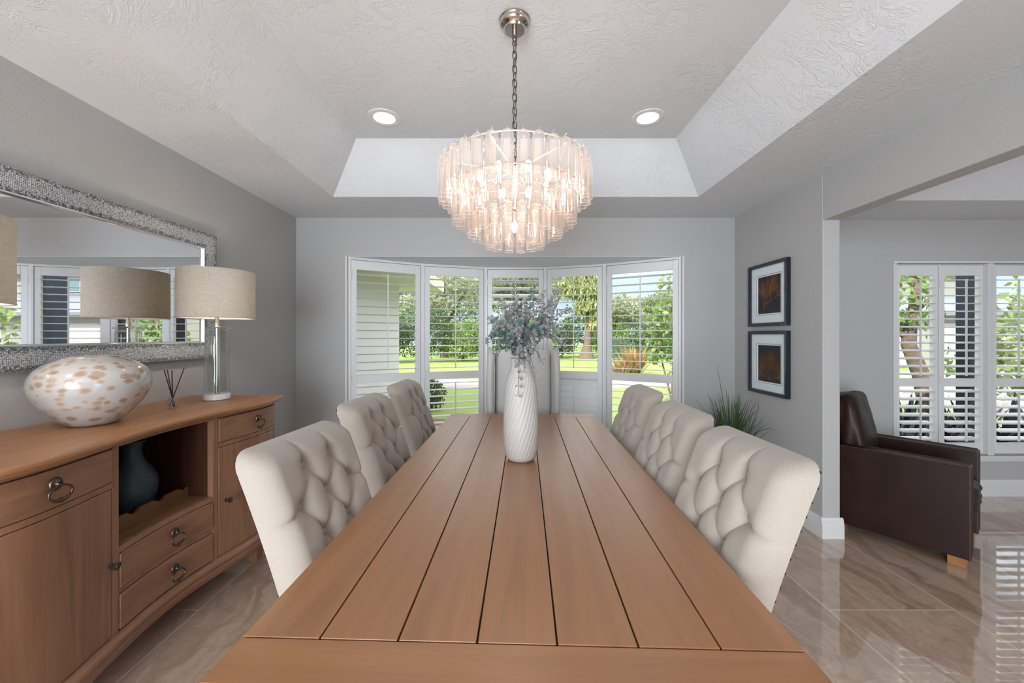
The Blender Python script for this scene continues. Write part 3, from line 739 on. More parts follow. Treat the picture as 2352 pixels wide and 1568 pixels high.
# back: curved inner back, local -Y faces camera
nx = 16
for j in range(N+1):
    z = .42+.835*j/N
    for i in range(nx+1):
        a = i/nx*2-1; yb_ = .19+.10*(z-.42)*.6-.02*(1-a*a)
        topz = min(z, 1.235+.015*math.cos(a*PI/2)*1.2); vs.append((a*.235, yb_, topz))
fs = [(j*(nx+1)+i, j*(nx+1)+i+1, (j+1)*(nx+1)+i+1, (j+1)*(nx+1)+i) for j in range(N) for i in range(nx)]
m.add(vs, fs); o = m.build('backrest', M['linen_host'], t, smooth=180)
so_ = o.modifiers.new('s', 'SOLIDIFY'); so_.thickness = .07; so_.offset = -1
for s_ in (-1, 1):
    m = MB(); N = 26; n2 = 10; vs = []
    for j in range(N+1):
        q = j/N; z = .45+.815*q
        # wing front sweeps: deep in the upper half, narrow waist at arm level
        fd = .17*(.55+.45*math.sin(PI*min(1, max(0, (q-.12)/.9)))**.7)
        if q > .9: fd *= math.sqrt(max(0, 1-((q-.9)/.1)**2))*.75+.25
        xo = .302+.012*math.sin(PI*q)-.014*(1-q)
        ybk = .19+.06*(z-.42)+.04
        th_ = .034 if q < .93 else .034*math.sqrt(max(.03, 1-((q-.93)/.07)**2))
        for k in range(n2):
            a = 2*PI*k/n2; cx_, cy_ = math.cos(a), math.sin(a)
            yc = (ybk+(ybk-fd-.08))/2; hd = (fd+.08)/2
            e = 2.6; px_ = math.copysign(abs(cx_)**(2/e), cx_)*th_; py_ = math.copysign(abs(cy_)**(2/e), cy_)*hd
            vs.append((s_*(xo-th_)+px_, yc+py_, z))
    fs = [tuple(range(n2-1, -1, -1)), tuple(N*n2+k for k in range(n2))]
    for j in range(N): fs += [(j*n2+k, j*n2+(k+1) % n2, (j+1)*n2+(k+1) % n2, (j+1)*n2+k) for k in range(n2)]
    m.add(vs, fs); m.build('wing', M['linen_host'], t, smooth=70, recalc=True)
    m = MB(); a, b = sorted((s_*.315, s_*.245)); m.box(a, b, -.22, .22, .44, .64); m.build('arm', M['linen_host'], t, smooth=0, bev=.03, seg=4)
    m = MB(); pts = [(s_*.236, .165+.05*(z-.42), z) for z in (.45, .6, .8, 1., 1.2)]; m.tube(pts, .004, 6); m.build('seam', M['piping'], t, smooth=180)
    for y_ in (-.2, .2):
        m = MB(); m.lathe([(.014, 0), (.024, .30)], 12, (s_*.26, y_, 0), cap0=True, cap1=True); m.build('leg', M['legwood'], t)
m = MB(); m.box(-.30, .30, -.27, .26, .29, .42); m.build('seat_frame', M['linen_host'], t, smooth=0, bev=.02, seg=3)
m = MB(); m.box(-.24, .24, -.28, .16, .42, .52); m.build('seat', M['linen_host'], t, smooth=0, bev=.035, seg=4)

# ================================================================== SIDEBOARD
SY = 1.75
KD = [0, .12, .25, .36, .42, .50, .55, .60, .65, .70, .745]
KX = [-1.488, -1.482, -1.464, -1.445, -1.433, -1.422, -1.419, -1.420, -1.425, -1.435, -1.450]
def E(y): return float(np.interp(abs(y-SY), KD, KX))
SL = (-1.75, SY, 0)
def sh(m, loc): m.v = [(a-loc[0], b-loc[1], c_-loc[2]) for a, b, c_ in m.v]; return m
def bow(m, y0, y1, z0, z1, off, th, n=14):
    ys = [y0+(y1-y0)*i/n for i in range(n+1)]
    return m.prism([(E(y)+off, y) for y in ys]+[(E(y)+off-th, y) for y in ys[::-1]], z0, z1)
def bow_layers(m, y0, y1, prof, back=XL+.012, n=60):
    rings = []
    for off, z in prof:
        pts = [(back, y0-off)]+[(E(min(max(y, y0), y1))+off, y0-off+(y1-y0+2*off)*i/n) for i in range(n+1) for y in [y0+(y1-y0)*i/n]]+[(back, y1+off)]
        rings.append([(a, b, z) for a, b in pts])
    k = len(rings[0]); vs = [p for r in rings for p in r]; fs = []
    for i in range(len(rings)-1):
        for j in range(k): j2 = (j+1) % k; fs.append((i*k+j, (i+1)*k+j, (i+1)*k+j2, i*k+j2))
    fs.append(tuple(range(k))); fs.append(tuple((len(rings)-1)*k+j for j in range(k-1, -1, -1)))
    return m.add(vs, fs)
t = thing('sideboard', 'brown wooden bow-front sideboard with open centre niche along the left wall', 'sideboard', SL)
Y0, Y1 = SY-.72, SY+.72
m = MB(); bow_layers(m, SY-.74, SY+.74, [(-.030, .985), (-.018, .985), (-.016, .982), (-.014, .985), (-.006, .984), (.001, .978), (.003, .970), (-.001, .963), (-.010, .960), (-.014, .953), (-.024, .948)])
o = m
sh(m, SL).build('top', M['side_top'], t, smooth=22)
m = MB(); bow_layers(m, Y0, Y1, [(-.045, .218), (-.034, .214), (-.024, .205), (-.021, .196), (-.026, .187), (-.034, .183), (-.032, .178), (-.030, .170), (-.034, .163), (-.037, .14), (-.05, .13)])
sh(m, SL).build('base_moulding', M['side_h'], t, smooth=50)
FO = -.048; xb = XL+.015
m = MB()
m.box(xb, E(Y0)+FO-.002, Y0, Y0+.022, .13, .949); m.box(xb, E(Y1)+FO-.002, Y1-.022, Y1, .13, .949)
m.box(xb, xb+.012, Y0, Y1, .13, .949)
NY0, NY1 = 1.512, 1.990
for a, b in ((Y0, Y0+.02), (NY0-.028, NY0), (NY1, NY1+.028), (Y1-.02, Y1)): bow(m, a, b, .21, .949, FO, .03, 2)
for a, b in ((Y0, NY0-.02), (NY1+.02, Y1)):
    bow(m, a, b, .935, .949, FO, .03); bow(m, a, b, .783, .805, FO, .03)
bow(m, NY0, NY1, .932, .949, FO, .03); bow(m, NY0, NY1, .520, .543, FO, .03); bow(m, NY0, NY1, .361, .383, FO-.004, .03)
m.box(xb, E(NY0)+FO-.03, NY0-.02, NY0-.004, .21, .949); m.box(xb, E(NY1)+FO-.03, NY1+.004, NY1+.02, .21, .949)
sh(m, SL).build('carcass', M['side'], t, smooth=40, bev=.0015)
m = MB(); xf = E(SY)+FO-.006
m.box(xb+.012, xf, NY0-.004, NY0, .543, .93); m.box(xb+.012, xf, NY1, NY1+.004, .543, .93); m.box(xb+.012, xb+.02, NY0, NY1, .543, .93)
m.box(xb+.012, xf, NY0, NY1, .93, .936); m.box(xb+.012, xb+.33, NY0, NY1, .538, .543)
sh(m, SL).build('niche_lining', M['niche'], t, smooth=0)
m = MB(); m.box(-1.655, xf-.004, NY0, NY1, .539, .546)
# scalloped bottle rail
ys = np.linspace(NY0, NY1, 97); P = []
for y in ys:
    q = ((y-NY0)/(NY1-NY0)*3.6) % 1.0; h_ = .056
    if .30 < q < .62: h_ = .056-.018*(1-((q-.46)/.16)**2)**.5 if abs(q-.46) < .16 else .056
    if .24 < q < .30 or .62 < q < .68: h_ = .050
    P.append(h_)
vs = []; k = len(ys)
for x in (-1.655, -1.640):
    for y, h_ in zip(ys, P): vs += [(x, y, .546), (x, y, .546+h_)]
fs = []
for i in range(k-1):
    a = 2*i; b = 2*k+2*i; fs += [(a, a+1, a+3, a+2), (b, b+2, b+3, b+1), (a+1, b+1, b+3, a+3)]
m.add(vs, fs); sh(m, SL).build('bottle_rack', M['rack'], t, smooth=0)
m = MB(); m.box(xb+.03, -1.56, Y0+.04, Y1-.04, .0, .13) if False else None
for sy in (Y0+.05, Y1-.10):
    for sx in (xb+.02, -1.60):
        f = MB(); f.box(sx, sx+.06, sy, sy+.06, 0, .14); sh(f, SL).build('foot', M['side'], t, smooth=0)
def ring_pull(parent, y, z):
    x = E(y)+FO+.018; m = MB()
    def disc(prof):
        n = 20; vs = []
        for r, dx in prof:
            for k in range(n): a = 2*PI*k/n; vs.append((x+dx, y+r*math.cos(a), z+.020+r*math.sin(a)*1.1))
        m.add(vs, [(i*n+k, i*n+(k+1) % n, (i+1)*n+(k+1) % n, (i+1)*n+k) for i in range(len(prof)-1) for k in range(n)]+[tuple((len(prof)-1)*n+k for k in range(n))])
    disc([(.0195, -.002), (.0195, .002), (.016, .0045), (.014, .0025), (.0095, .0045), (.006, .007), (.004, .012)])
    m.ball((x+.013, y, z+.017), .0052, 10, 8)
    pts = []; rs = []
    for k in range(40):
        a = 2*PI*k/40+PI/2; yy = .033*math.cos(a); zz_ = .024*math.sin(a)
        pts.append((x+.016+.004*math.cos(a)*0, y+yy, z-.008+zz_)); d = abs(((a-PI/2+PI) % (2*PI))-PI)
        b = 0
        for c0, wd_, amp in ((PI, .16, .0045), (PI-.36, .11, .0028), (PI+.36, .11, .0028), (PI-.62, .07, .0018), (PI+.62, .07, .0018)):
            b += amp*math.exp(-(((a-PI/2)-c0)/wd_)**2)
        rs.append(.0036+b*1.15)
    m.tube(pts, rs, 8, True)
    sh(m, SL).build('ring_pull', M['bronze'], parent, smooth=60)
def knob(parent, y, z):
    x = E(y)+FO+.018; m = MB(); n = 24; prof = [(.011, -.002), (.011, .001), (.006, .004), (.005, .013), (.012, .016), (.0155, .020), (.0155, .023), (.012, .0255), (.011, .024), (.0075, .025), (.0065, .027), (.001, .0275)]
    vs = []
    for r, dx in prof:
        for k in range(n): a = 2*PI*k/n; vs.append((x+dx, y+r*math.cos(a), z+r*math.sin(a)))
    m.add(vs, [(i*n+k, i*n+(k+1) % n, (i+1)*n+(k+1) % n, (i+1)*n+k) for i in range(len(prof)-1) for k in range(n)])
    sh(m, SL).build('knob', M['bronze'], parent, smooth=50)
g = .003
for (a, b, z0, z1, hy, hz, nm, mt) in [(Y0+.02, NY0-.028, .805, .935, SY-.50, .868, 'drawer', 'side_h'), (NY1+.028, Y1-.02, .805, .935, SY+.50, .868, 'drawer', 'side_h'),
        (NY0, NY1, .383, .520, SY+.02, .452, 'drawer', 'side_h'), (NY0, NY1, .222, .361, SY+.02, .290, 'drawer', 'side_h'),
        (Y0+.02, NY0-.028, .218, .783, NY0-.055, .505, 'door', 'side'), (NY1+.028, Y1-.02, .218, .783, NY1+.055, .505, 'door', 'side')]:
    m = MB(); bow(m, a+g, b-g, z0+g, z1-g, FO+(.004 if nm == 'drawer' else 0), .024, 20); d = sh(m, SL).build(nm, M[mt], t, smooth=30, bev=.0025)
    (ring_pull if nm == 'drawer' else knob)(d, hy, hz)
m = MB(); m.box(xb+.02, -1.57, Y0+.024, NY0-.022, .2, .93); m.box(xb+.02, -1.57, NY1+.022, Y1-.024, .2, .93); m.box(xb+.02, -1.565, NY0, NY1, .2, .515); m.box(-1.60, -1.545, Y0+.03, NY0-.03, .22, .93); m.box(-1.60, -1.545, NY1+.03, Y1-.03, .22, .93)
sh(m, SL).build('case_shade_fill', M['darkgap'], t, smooth=0)  # near-black fill stands in for shade behind doors and drawers

# ================================================================== MIRROR
MY0, MY1, MZ0, MZ1, MWD = .86, 2.640, 1.214, 2.030, .108
ML = (XL, (MY0+MY1)/2, (MZ0+MZ1)/2)
t = thing('wall_mirror', 'large mirror in a wide silver mosaic frame on the left wall', 'mirror', ML)
m = MB()
def rectring(m, prof):   # prof (inset, x)
    vs = []
    for i, x in prof: vs += [(XL+x, MY0+i, MZ0+i), (XL+x, MY1-i, MZ0+i), (XL+x, MY1-i, MZ1-i), (XL+x, MY0+i, MZ1-i)]
    fs = [(a*4+k, a*4+(k+1) % 4, a*4+4+(k+1) % 4, a*4+4+k) for a in range(len(prof)-1) for k in range(4)]; m.add(vs, fs)
rectring(m, [(0, .002), (0, .034), (.004, .038), (MWD-.006, .030), (MWD-.006, .008)]); sh(m, ML).build('mosaic_frame', M['mosaic'], t, smooth=30)
m = MB(); rectring(m, [(MWD-.008, .033), (MWD-.002, .034), (MWD+.004, .020), (MWD+.004, .012)]); sh(m, ML).build('inner_edge', M['mirror_edge'], t, smooth=30)
i = MWD
m = MB(); m.add([(XL+.018, MY0+i, MZ0+i), (XL+.018, MY1-i, MZ0+i), (XL+.018, MY1-i, MZ1-i), (XL+.018, MY0+i, MZ1-i), (XL+.004, MY0+i, MZ0+i), (XL+.004, MY1-i, MZ0+i), (XL+.004, MY1-i, MZ1-i), (XL+.004, MY0+i, MZ1-i)],
      [(0, 1, 2, 3), (7, 6, 5, 4), (0, 4, 5, 1), (1, 5, 6, 2), (2, 6, 7, 3), (3, 7, 4, 0)]); sh(m, ML).build('mirror_glass', M['mirror'], t, smooth=0)

# ================================================================== TABLE LAMPS
ZSB = .985
def lamp(x, y, label):
    t = thing('table_lamp', label, 'lamp', (x, y, ZSB+.001), 0, 'pair of glass table lamps on the sideboard')
    m = MB(); m.lathe([(.062, 0), (.066, .003), (.066, .030), (.063, .034), (.001, .034)], 48, cap0=True); m.build('base', M['marble'], t, smooth=40)
    m = MB(); m.lathe([(.060, .036), (.0605, .06), (.0605, .385), (.058, .398), (.054, .405), (.056, .410), (.066, .413), (.070, .420), (.066, .427), (.05, .429), (.012, .431)], 48); m.build('glass_cylinder', M['smoke'], t, smooth=60)
    m = MB(); m.lathe([(.009, .034), (.009, .42)], 16, cap0=True, cap1=True); m.lathe([(.014, .034), (.014, .04), (.009, .043)], 20); m.build('rod', M['chrome'], t, smooth=50)
    m = MB(); m.lathe([(.012, .429), (.013, .45), (.010, .455), (.010, .50), (.016, .505), (.016, .545), (.003, .55)], 16, cap1=True); m.build('socket', M['gold'], t, smooth=40)
    m = MB(); m.ball((0, 0, .60), .030, 16, 10); m.build('bulb', M['lampbulb'], t, smooth=180)
    m = MB(); R = .190; m.lathe([(R+.002, .478), (R, .476), (R, .752), (R-.002, .754), (R-.004, .752), (R-.004, .478), (R+.002, .478)], 72); m.build('lamp_shade', M['shade'], t, smooth=50)
    m = MB()
    for k in range(3):
        a = 2*PI*k/3+.4; m.tube([(0, 0, .742), (R*math.cos(a)*.99, R*math.sin(a)*.99, .745)], .002, 6)
    m.tube([(0, 0, .545), (.05, 0, .60), (.05, 0, .70), (0, 0, .742)], .0018, 6); m.tube([(0, 0, .545), (-.05, 0, .60), (-.05, 0, .70), (0, 0, .742)], .0018, 6)
    m.build('harp', M['gold'], t, smooth=60)
    m = MB(); m.lathe([(.006, .742), (.006, .75), (.011, .756), (.011, .764), (.004, .770)], 12, cap1=True); m.build('finial', M['gold'], t, smooth=50)
lamp(-1.737, 2.315, 'glass cylinder lamp with linen drum shade at the window end of the sideboard')
lamp(-1.775, 1.165, 'linen drum shade lamp at the left photo edge, near end of the sideboard')

# ---------------- bowl
t_ = MB(); pr = []
for k in range(41):
    q = k/40
    zz_ = .288*q
    r = float(np.interp(zz_, [0, .003, .04, .09, .14, .175, .205, .235, .262, .28, .288], [.072, .080, .118, .158, .182, .1885, .184, .168, .135, .098, .080]))
    pr.append((r, zz_))
sm = [pr[0]]+[((pr[i-1][0]+2*pr[i][0]+pr[i+1][0])/4, pr[i][1]) for i in range(1, 40)]+[pr[-1]]
sm += [(.074, .289), (.072, .280), (.12, .25), (.165, .19), (.165, .14), (.10, .05), (.01, .02)]
t_.lathe(sm, 72, cap0=True)
o = t_.build('spotted_glass_bowl', M['bowl'], None, smooth=60, loc=(-1.782, 1.672, ZSB+.001))
tag(o, 'squat white glass bowl with brown spots on the sideboard below the mirror', 'bowl')
# ---------------- diffuser
t = thing('reed_diffuser', 'small clear reed diffuser bottle with black sticks between bowl and lamp', 'diffuser', (-1.752, 2.028, ZSB+.001))
m = MB(); m.lathe([(.018, 0), (.020, .003), (.020, .040), (.016, .050), (.008, .056), (.008, .070), (.010, .072)], 28, cap0=True); m.build('bottle', M['bottle'], t, smooth=50)
m = MB(); m.lathe([(.0175, .003), (.0175, .016), (.001, .016)], 24, cap0=True); m.build('oil', M['clear'], t, smooth=40)
for (a, b, L) in ((.030, .055, .205), (-.060, .03, .195), (.06, -.075, .20), (-.015, -.045, .20)):
    m = MB(); m.tube([(-a*.22, -b*.22, .006), (a*.8, b*.8, L)], .0022, 8); m.build('reed', M['reed'], t)
# ---------------- niche vase
m = MB(); pts = [(.050, 0), (.058, .004), (.072, .03), (.088, .07), (.0945, .11), (.090, .15), (.072, .19), (.050, .225), (.038, .255), (.034, .285), (.038, .31), (.050, .325), (.052, .330), (.047, .330), (.034, .31), (.030, .285)]
m.lathe(pts, 48, cap0=True); o = m.build('dark_vase', M['crackle'], None, smooth=60, loc=(-1.762, 1.822, .5435))
tag(o, 'dark blue-black crackled vase standing inside the sideboard niche', 'vase')

# ================================================================== CENTREPIECE
VX, VY = .047, 1.905
m = MB(); pr = []; n = 60
kz = [0, .006, .02, .06, .14, .22, .30, .35, .39, .42, .45, .475, .49]; kr = [.058, .066, .073, .080, .0845, .083, .0795, .076, .070, .058, .0495, .047, .050]
for k in range(n+1):
    z = .49*k/n; pr.append((float(np.interp(z, kz, kr)), z))
sm = [pr[0]]+[((pr[i-1][0]+2*pr[i][0]+pr[i+1][0])/4, pr[i][1]) for i in range(1, n)]+[pr[-1]]
def rm(a, z):
    amp = .024*min(1, z/.03)*min(1, max(0, (.455-z)/.06)); return 1+amp*(abs(math.sin(14*(a-z*4.4+(z**2)*1.5)))-.5)
m.lathe(sm, 216, rmod=rm, cap0=True); m.lathe([(.050, .49), (.046, .492), (.042, .488), (.040, .45), (.060, .38), (.070, .2), (.06, .02), (.001, .015)], 48)
o = m.build('swirl_vase', M['vase'], None, smooth=180, loc=(VX, VY, .7612)); tag(o, 'tall white swirl-ribbed vase standing on the dining table', 'vase')
random.seed(7)
t = thing('eucalyptus_bouquet', 'grey and sage faux eucalyptus bouquet standing in the white swirl vase', 'plant', (VX, VY, .9))
def euc(end, mat, bend=.25, start=None, nl=25, drop=False):
    st = Vector(start or (random.uniform(-.02, .02), random.uniform(-.02, .02), -.05)); nk = Vector((end[0]*.10, end[1]*.10, .345)); 
    e = Vector(end); pts = []
    for k in range(15):
        q = k/14
        if q < .3: p = st.lerp(nk, q/.3)
        else:
            u = (q-.3)/.7; c1 = nk+Vector((0, 0, .12+.1*(not drop)))+Vector((e.x*.35, e.y*.35, 0)); p = nk*(1-u)**2+c1*2*u*(1-u)+e*u*u
        pts.append(p)
    m = MB(); m.tube(pts, [.0024-.0012*k/14 for k in range(15)], 6); sto = m.build('stem', M['eu_stem'], t, smooth=60)
    lf = MB()
    for k in range(nl):
        q = .34+.66*k/(nl-1); i = min(13, int(q*14)); p = pts[i].lerp(pts[i+1], q*14-i) if i < 14 else pts[-1]
        d = (pts[i+1]-pts[i]).normalized(); a0 = random.uniform(0, PI)
        for s_ in range(3 if k % 3 == 0 else 2):
            ang = a0+s_*2*PI/(3 if k % 3 == 0 else 2)+random.uniform(-.3, .3); R = (.0112 if k < nl-4 else .0085)*random.uniform(.75, 1.2)
            px_ = d.cross(Vector((.3, .7, .6))).normalized(); py_ = d.cross(px_)
            out = (px_*math.cos(ang)+py_*math.sin(ang))*.85+d*.55+Vector((0, 0, random.uniform(-.2, .2))); out.normalize()
            nrm = (d*1.0+out*random.uniform(-.9, .2)+Vector((random.uniform(-.6, .6), random.uniform(-.9, .3), random.uniform(-.5, .5)))).normalized(); side = out.cross(nrm).normalized(); nrm = side.cross(out)
            c0 = p+out*(R+.006); vs = [c0+nrm*-.002]
            for j in range(10):
                a = 2*PI*j/10; vs.append(c0+out*R*math.cos(a)*1.02+side*R*math.sin(a)*.95+nrm*.002*math.cos(2*a))
            lf.add(vs, [(0, 1+j, 1+(j+1) % 10) for j in range(10)]); lf.add([p, p+out*.008+side*.001, p+out*.008-side*.001], [(0, 1, 2)])
    lf.build('leaves', mat, sto, smooth=180)
G, TL_ = M['eu_grey'], M['eu_teal']
Z0_ = .9
for (px, py, dy, mt) in [(1178, 650, .02, G), (1125, 735, -.03, G), (1118, 785, .02, TL_), (1150, 690, .05, G), (1135, 760, .05, G), (1160, 720, -.06, G), (1205, 690, .06, G), (1225, 660, .03, TL_), (1250, 672, -.02, G), (1283, 665, .0, G), (1308, 712, .03, G), (1300, 770, -.03, G), (1298, 800, -.06, G), (1262, 735, -.05, TL_), (1240, 760, -.10, TL_), (1195, 745, -.08, TL_), (1165, 800, -.08, TL_), (1215, 720, -.03, G), (1275, 700, .06, G), (1140, 810, .04, TL_), (1190, 770, -.1, G), (1270, 745, -.09, G), (1230, 790, -.09, G), (1180, 700, .0, G)]:
    Yd = VY+dy; X = (px-1174)/900*Yd-VX; Z = CZ-(py-771)/900*Yd-Z0_; euc((X, dy, Z), mt)
for (px, py, dy) in [(1190, 905, -.115), (1230, 868, -.12), (1247, 835, -.11), (1205, 850, -.13)]:
    Yd = VY+dy; X = (px-1174)/900*Yd-VX; Z = CZ-(py-771)/900*Yd-Z0_; euc((X, dy-.01, Z), G, nl=12, drop=True)

# ================================================================== CHANDELIER
CX, CYc = .016, 1.761
t = thing('chandelier', 'round tiered chandelier of pale pink glass tubes hanging over the table', 'chandelier', (CX, CYc, ZT))
zz_ = lambda z: z-ZT
m = MB(); m.lathe([(.071, -.0005), (.071, -.005), (.067, -.008), (.066, -.011), (.069, -.014), (.068, -.021), (.061, -.030), (.050, -.035), (.0475, -.037), (.046, -.043), (.0435, -.0455), (.012, -.046), (.011, -.070), (.004, -.074)], 56); m.build('canopy', M['chrome'], t, smooth=40)
m = MB(); m.lathe([(.008, -.072), (.012, -.078), (.010, -.092), (.004, -.096)], 16); m.torus((0, 0, -.104), .010, .0026, 'Y', 20, 6); m.build('loop', M['chain'], t, smooth=60)
# chain
lk = MB(); pts = []
Lh, Wd = .019, .0095
for k in range(9): a = PI*k/8; pts.append((Wd*math.cos(a), 0, (Lh-Wd)+Wd*math.sin(a)))
for k in range(9): a = PI+PI*k/8; pts.append((Wd*math.cos(a), 0, -(Lh-Wd)+Wd*math.sin(a)))
lk.tube(pts, .0028, 6, True)
z = -.125; k = 0; proto = None
zend = zz_(2.105)
while z > zend:
    if proto is None: proto = lk.build('chain_link', M['chain'], t, smooth=70); o = proto
    else: o = proto.copy(); COL.objects.link(o); o.parent = t
    o.location = (0, 0, z); o.rotation_euler = (0, 0, (.5 if k % 2 else .5+PI/2)); z -= .0315; k += 1
m = MB(); m.tube([(.006*math.sin(i*.9), .006*math.cos(i*1.1), -.09+(zend+.09)*i/20) for i in range(21)], .0016, 6); m.build('power_cord', M['chain'], t, smooth=60)
# frame
RG = [(.3165, zz_(2.122), 34), (.2545, zz_(2.028), 27), (.194, zz_(1.976), 21), (.115, zz_(1.928), 12)]
TLN = .165
m = MB()
for R, z, n in RG:
    m.torus((0, 0, z-.004), R-.012 if False else R, .003, 'Z', 64, 6)
m.lathe([(.012, zz_(2.12)), (.016, zz_(2.10)), (.012, zz_(2.08)), (.012, zz_(1.95)), (.03, zz_(1.94)), (.03, zz_(1.93)), (.004, zz_(1.92))], 20)
for k in range(6):
    a = 2*PI*k/6+.2
    m.tube([(.012*math.cos(a), .012*math.sin(a), zz_(2.10)), (RG[0][0]*math.cos(a), RG[0][0]*math.sin(a), RG[0][1]-.004)], .003, 6)
    for i in range(3):
        m.tube([(RG[i][0]*math.cos(a), RG[i][0]*math.sin(a), RG[i][1]-.004), (RG[i+1][0]*math.cos(a), RG[i+1][0]*math.sin(a), RG[i+1][1]-.004)], .0025, 6)
m.build('frame', M['gold'], t, smooth=60)
tm = MB(); r0 = .0242
rib = lambda a, z: 1+.028*math.cos(12*a)
tm.lathe([(.002, .006), (.012, .004), (.019, -.001), (.0225, -.008), (r0, -.018), (r0, -.08), (r0, -TLN+.002)], 48, rmod=rib)
tm.cur = 1; tm.torus((0, 0, -TLN+.002), r0, .0011, 'Z', 32, 5); 
tm.cur = 2; tm.tube([(0, 0, .004), (0, .002, .014), (0, .007, .018), (0, .012, .014)], .0013, 5)
tm.lathe([(.007, .006), (.006, .009), (.001, .010)], 10)
tp = None
random.seed(3)
for R, z, n in RG:
    for k in range(n):
        a = 2*PI*(k+.5)/n - PI/2
        if tp is None: tp = tm.build('glass_tube', [M['tube'], M['tube_rim'], M['gold']], t, smooth=60); o = tp
        else: o = tp.copy(); COL.objects.link(o); o.parent = t
        o.location = (R*math.cos(a), R*math.sin(a), z-.006+random.uniform(-.003, .003)); o.rotation_euler = (random.uniform(-.02, .02), random.uniform(-.02, .02), a-PI/2+random.uniform(-.1, .1))
# bulbs
for k in range(9):
    a = 2*PI*k/8+.35; R, z = (.16, 2.03) if k < 8 else (.0, 1.86)
    m = MB(); x, y = R*math.cos(a), R*math.sin(a)
    m.lathe([(.010, 0), (.010, -.030), (.008, -.032)] if k == 8 else [(.010, -.045), (.011, -.01), (.008, 0)], 12, (x, y, zz_(z)+(.05 if k == 8 else 0)), cap0=True); so2 = m.build('socket', M['gold'], t, smooth=40)
    m = MB(); m.ball((x, y, zz_(z)+(.026 if k < 8 else -.01)), .014, 12, 8, (1, 1, 1.9)); m.build('bulb', M['bulb'], so2, smooth=180)

# ================================================================== FRAMED PRINTS
def framed(z0, z1, oz0, oz1, label, kind):
    y0, y1 = 2.942, 3.420; L = (XR, (y0+y1)/2, (z0+z1)/2)
    t = thing('framed_print', label, 'picture', L, 0, 'navy framed coral prints on the right wall')
    def rr(m, prof):
        vs = []
        for i, x in prof: vs += [(XR-x, y0+i, z0+i), (XR-x, y1-i, z0+i), (XR-x, y1-i, z1-i), (XR-x, y0+i, z1-i)]
        m.add(vs, [(a*4+k, a*4+4+k, a*4+4+(k+1) % 4, a*4+(k+1) % 4) for a in range(len(prof)-1) for k in range(4)])
    m = MB(); rr(m, [(0, .001), (0, .032), (.003, .035), (.020, .035), (.026, .031), (.029, .024), (.029, .015)]); sh(m, L).build('frame', M['frame_navy'], t, smooth=25)
    oy0, oy1 = 3.022, 3.322
    def hole(m, a0, a1, b0, b1, x, c0, c1, d0, d1):
        vs = [(XR-x, a0, b0), (XR-x, a1, b0), (XR-x, a1, b1), (XR-x, a0, b1), (XR-x, c0, d0), (XR-x, c1, d0), (XR-x, c1, d1), (XR-x, c0, d1), (XR-x+.003, c0, d0), (XR-x+.003, c1, d0), (XR-x+.003, c1, d1), (XR-x+.003, c0, d1)]
        m.add(vs, [(k, 4+k, 4+(k+1) % 4, (k+1) % 4) for k in range(4)]+[(4+k, 8+k, 8+(k+1) % 4, 4+(k+1) % 4) for k in range(4)])
    m = MB(); hole(m, y0+.026, y1-.026, z0+.026, z1-.026, .018, oy0, oy1, oz0, oz1); hole(m, oy0-.002, oy1+.002, oz0-.002, oz1+.002, .0145, oy0+.010, oy1-.010, oz0+.010, oz1-.010); sh(m, L).build('mat_board', M['matboard'], t, smooth=0)
    m = MB(); rr2 = .0005
    for (a0, a1, b0, b1) in ((oy0-.003, oy0, oz0, oz1), (oy1, oy1+.003, oz0, oz1), (oy0, oy1, oz0-.003, oz0), (oy0, oy1, oz1, oz1+.003)): m.box(XR-.0186, XR-.018, a0, a1, b0, b1)
    sh(m, L).build('mat_line', M['piping'], t, smooth=0)
    m = MB(); m.cur = 0; a0, a1, b0, b1 = oy0+.006, oy1-.006, oz0+.006, oz1-.006
    m.add([(XR-.0105, a0, b0), (XR-.0105, a1, b0), (XR-.0105, a1, b1), (XR-.0105, a0, b1)], [(0, 3, 2, 1)])
    rnd = random.Random(kind*11+3)
    def line(p, ang, L_, wd, dep, mi):
        if dep <= 0 or L_ < .006: return
        q = p; n = 3
        for s_ in range(n):
            ang += rnd.uniform(-.22, .22); r = (q[0]+math.sin(ang)*L_/n, q[1]+math.cos(ang)*L_/n)
            if not (a0+.006 < r[0] < a1-.006 and b0+.006 < r[1] < b1-.006): return
            nx_, nz_ = math.cos(ang)*wd, -math.sin(ang)*wd; x = XR-.011-dep*.00005
            m.cur = mi; m.add([(x, q[0]-nx_, q[1]-nz_), (x, q[0]+nx_, q[1]+nz_), (x, r[0]+nx_*.8, r[1]+nz_*.8), (x, r[0]-nx_*.8, r[1]-nz_*.8)], [(0, 3, 2, 1)])
            q = r
            if s_: 
                for k in range(rnd.choice((1, 1, 2))): line(q, ang+rnd.uniform(-.55, .55), L_*rnd.uniform(.55, .85), wd*.75, dep-1, mi)
        line(q, ang, L_*.8, wd*.8, dep-1, mi)
    if kind == 0:
        for y_, a in ((oy1-.075, -.25), (oy1-.075, .12), (oy1-.08, -.55), (oy1-.12, -.95), (oy1-.12, -.6), (oy1-.115, -.35)): line((y_, oz0+(.04 if y_ > oy1-.1 else .085)), a, .075, .0018, 5, 1)
    else:
        for k in range(17): line(((oy0+oy1)/2+rnd.uniform(-.012, .012), oz0+.03), -1.35+.165*k, .064, .0010, 6, 1 if k % 5 == 0 else 2)
    sh(m, L).build('coral_print', [M['printbg'], M['printline'], M['printline2']], t, smooth=0)
    m = MB(); m.box(XR-.0215, XR-.0205, y0+.027, y1-.027, z0+.027, z1-.027); sh(m, L).build('glazing', M['pane'], t, smooth=0)
framed(1.439, 1.953, 1.532, 1.856, 'upper navy-framed print of an orange branching sea coral', 0)
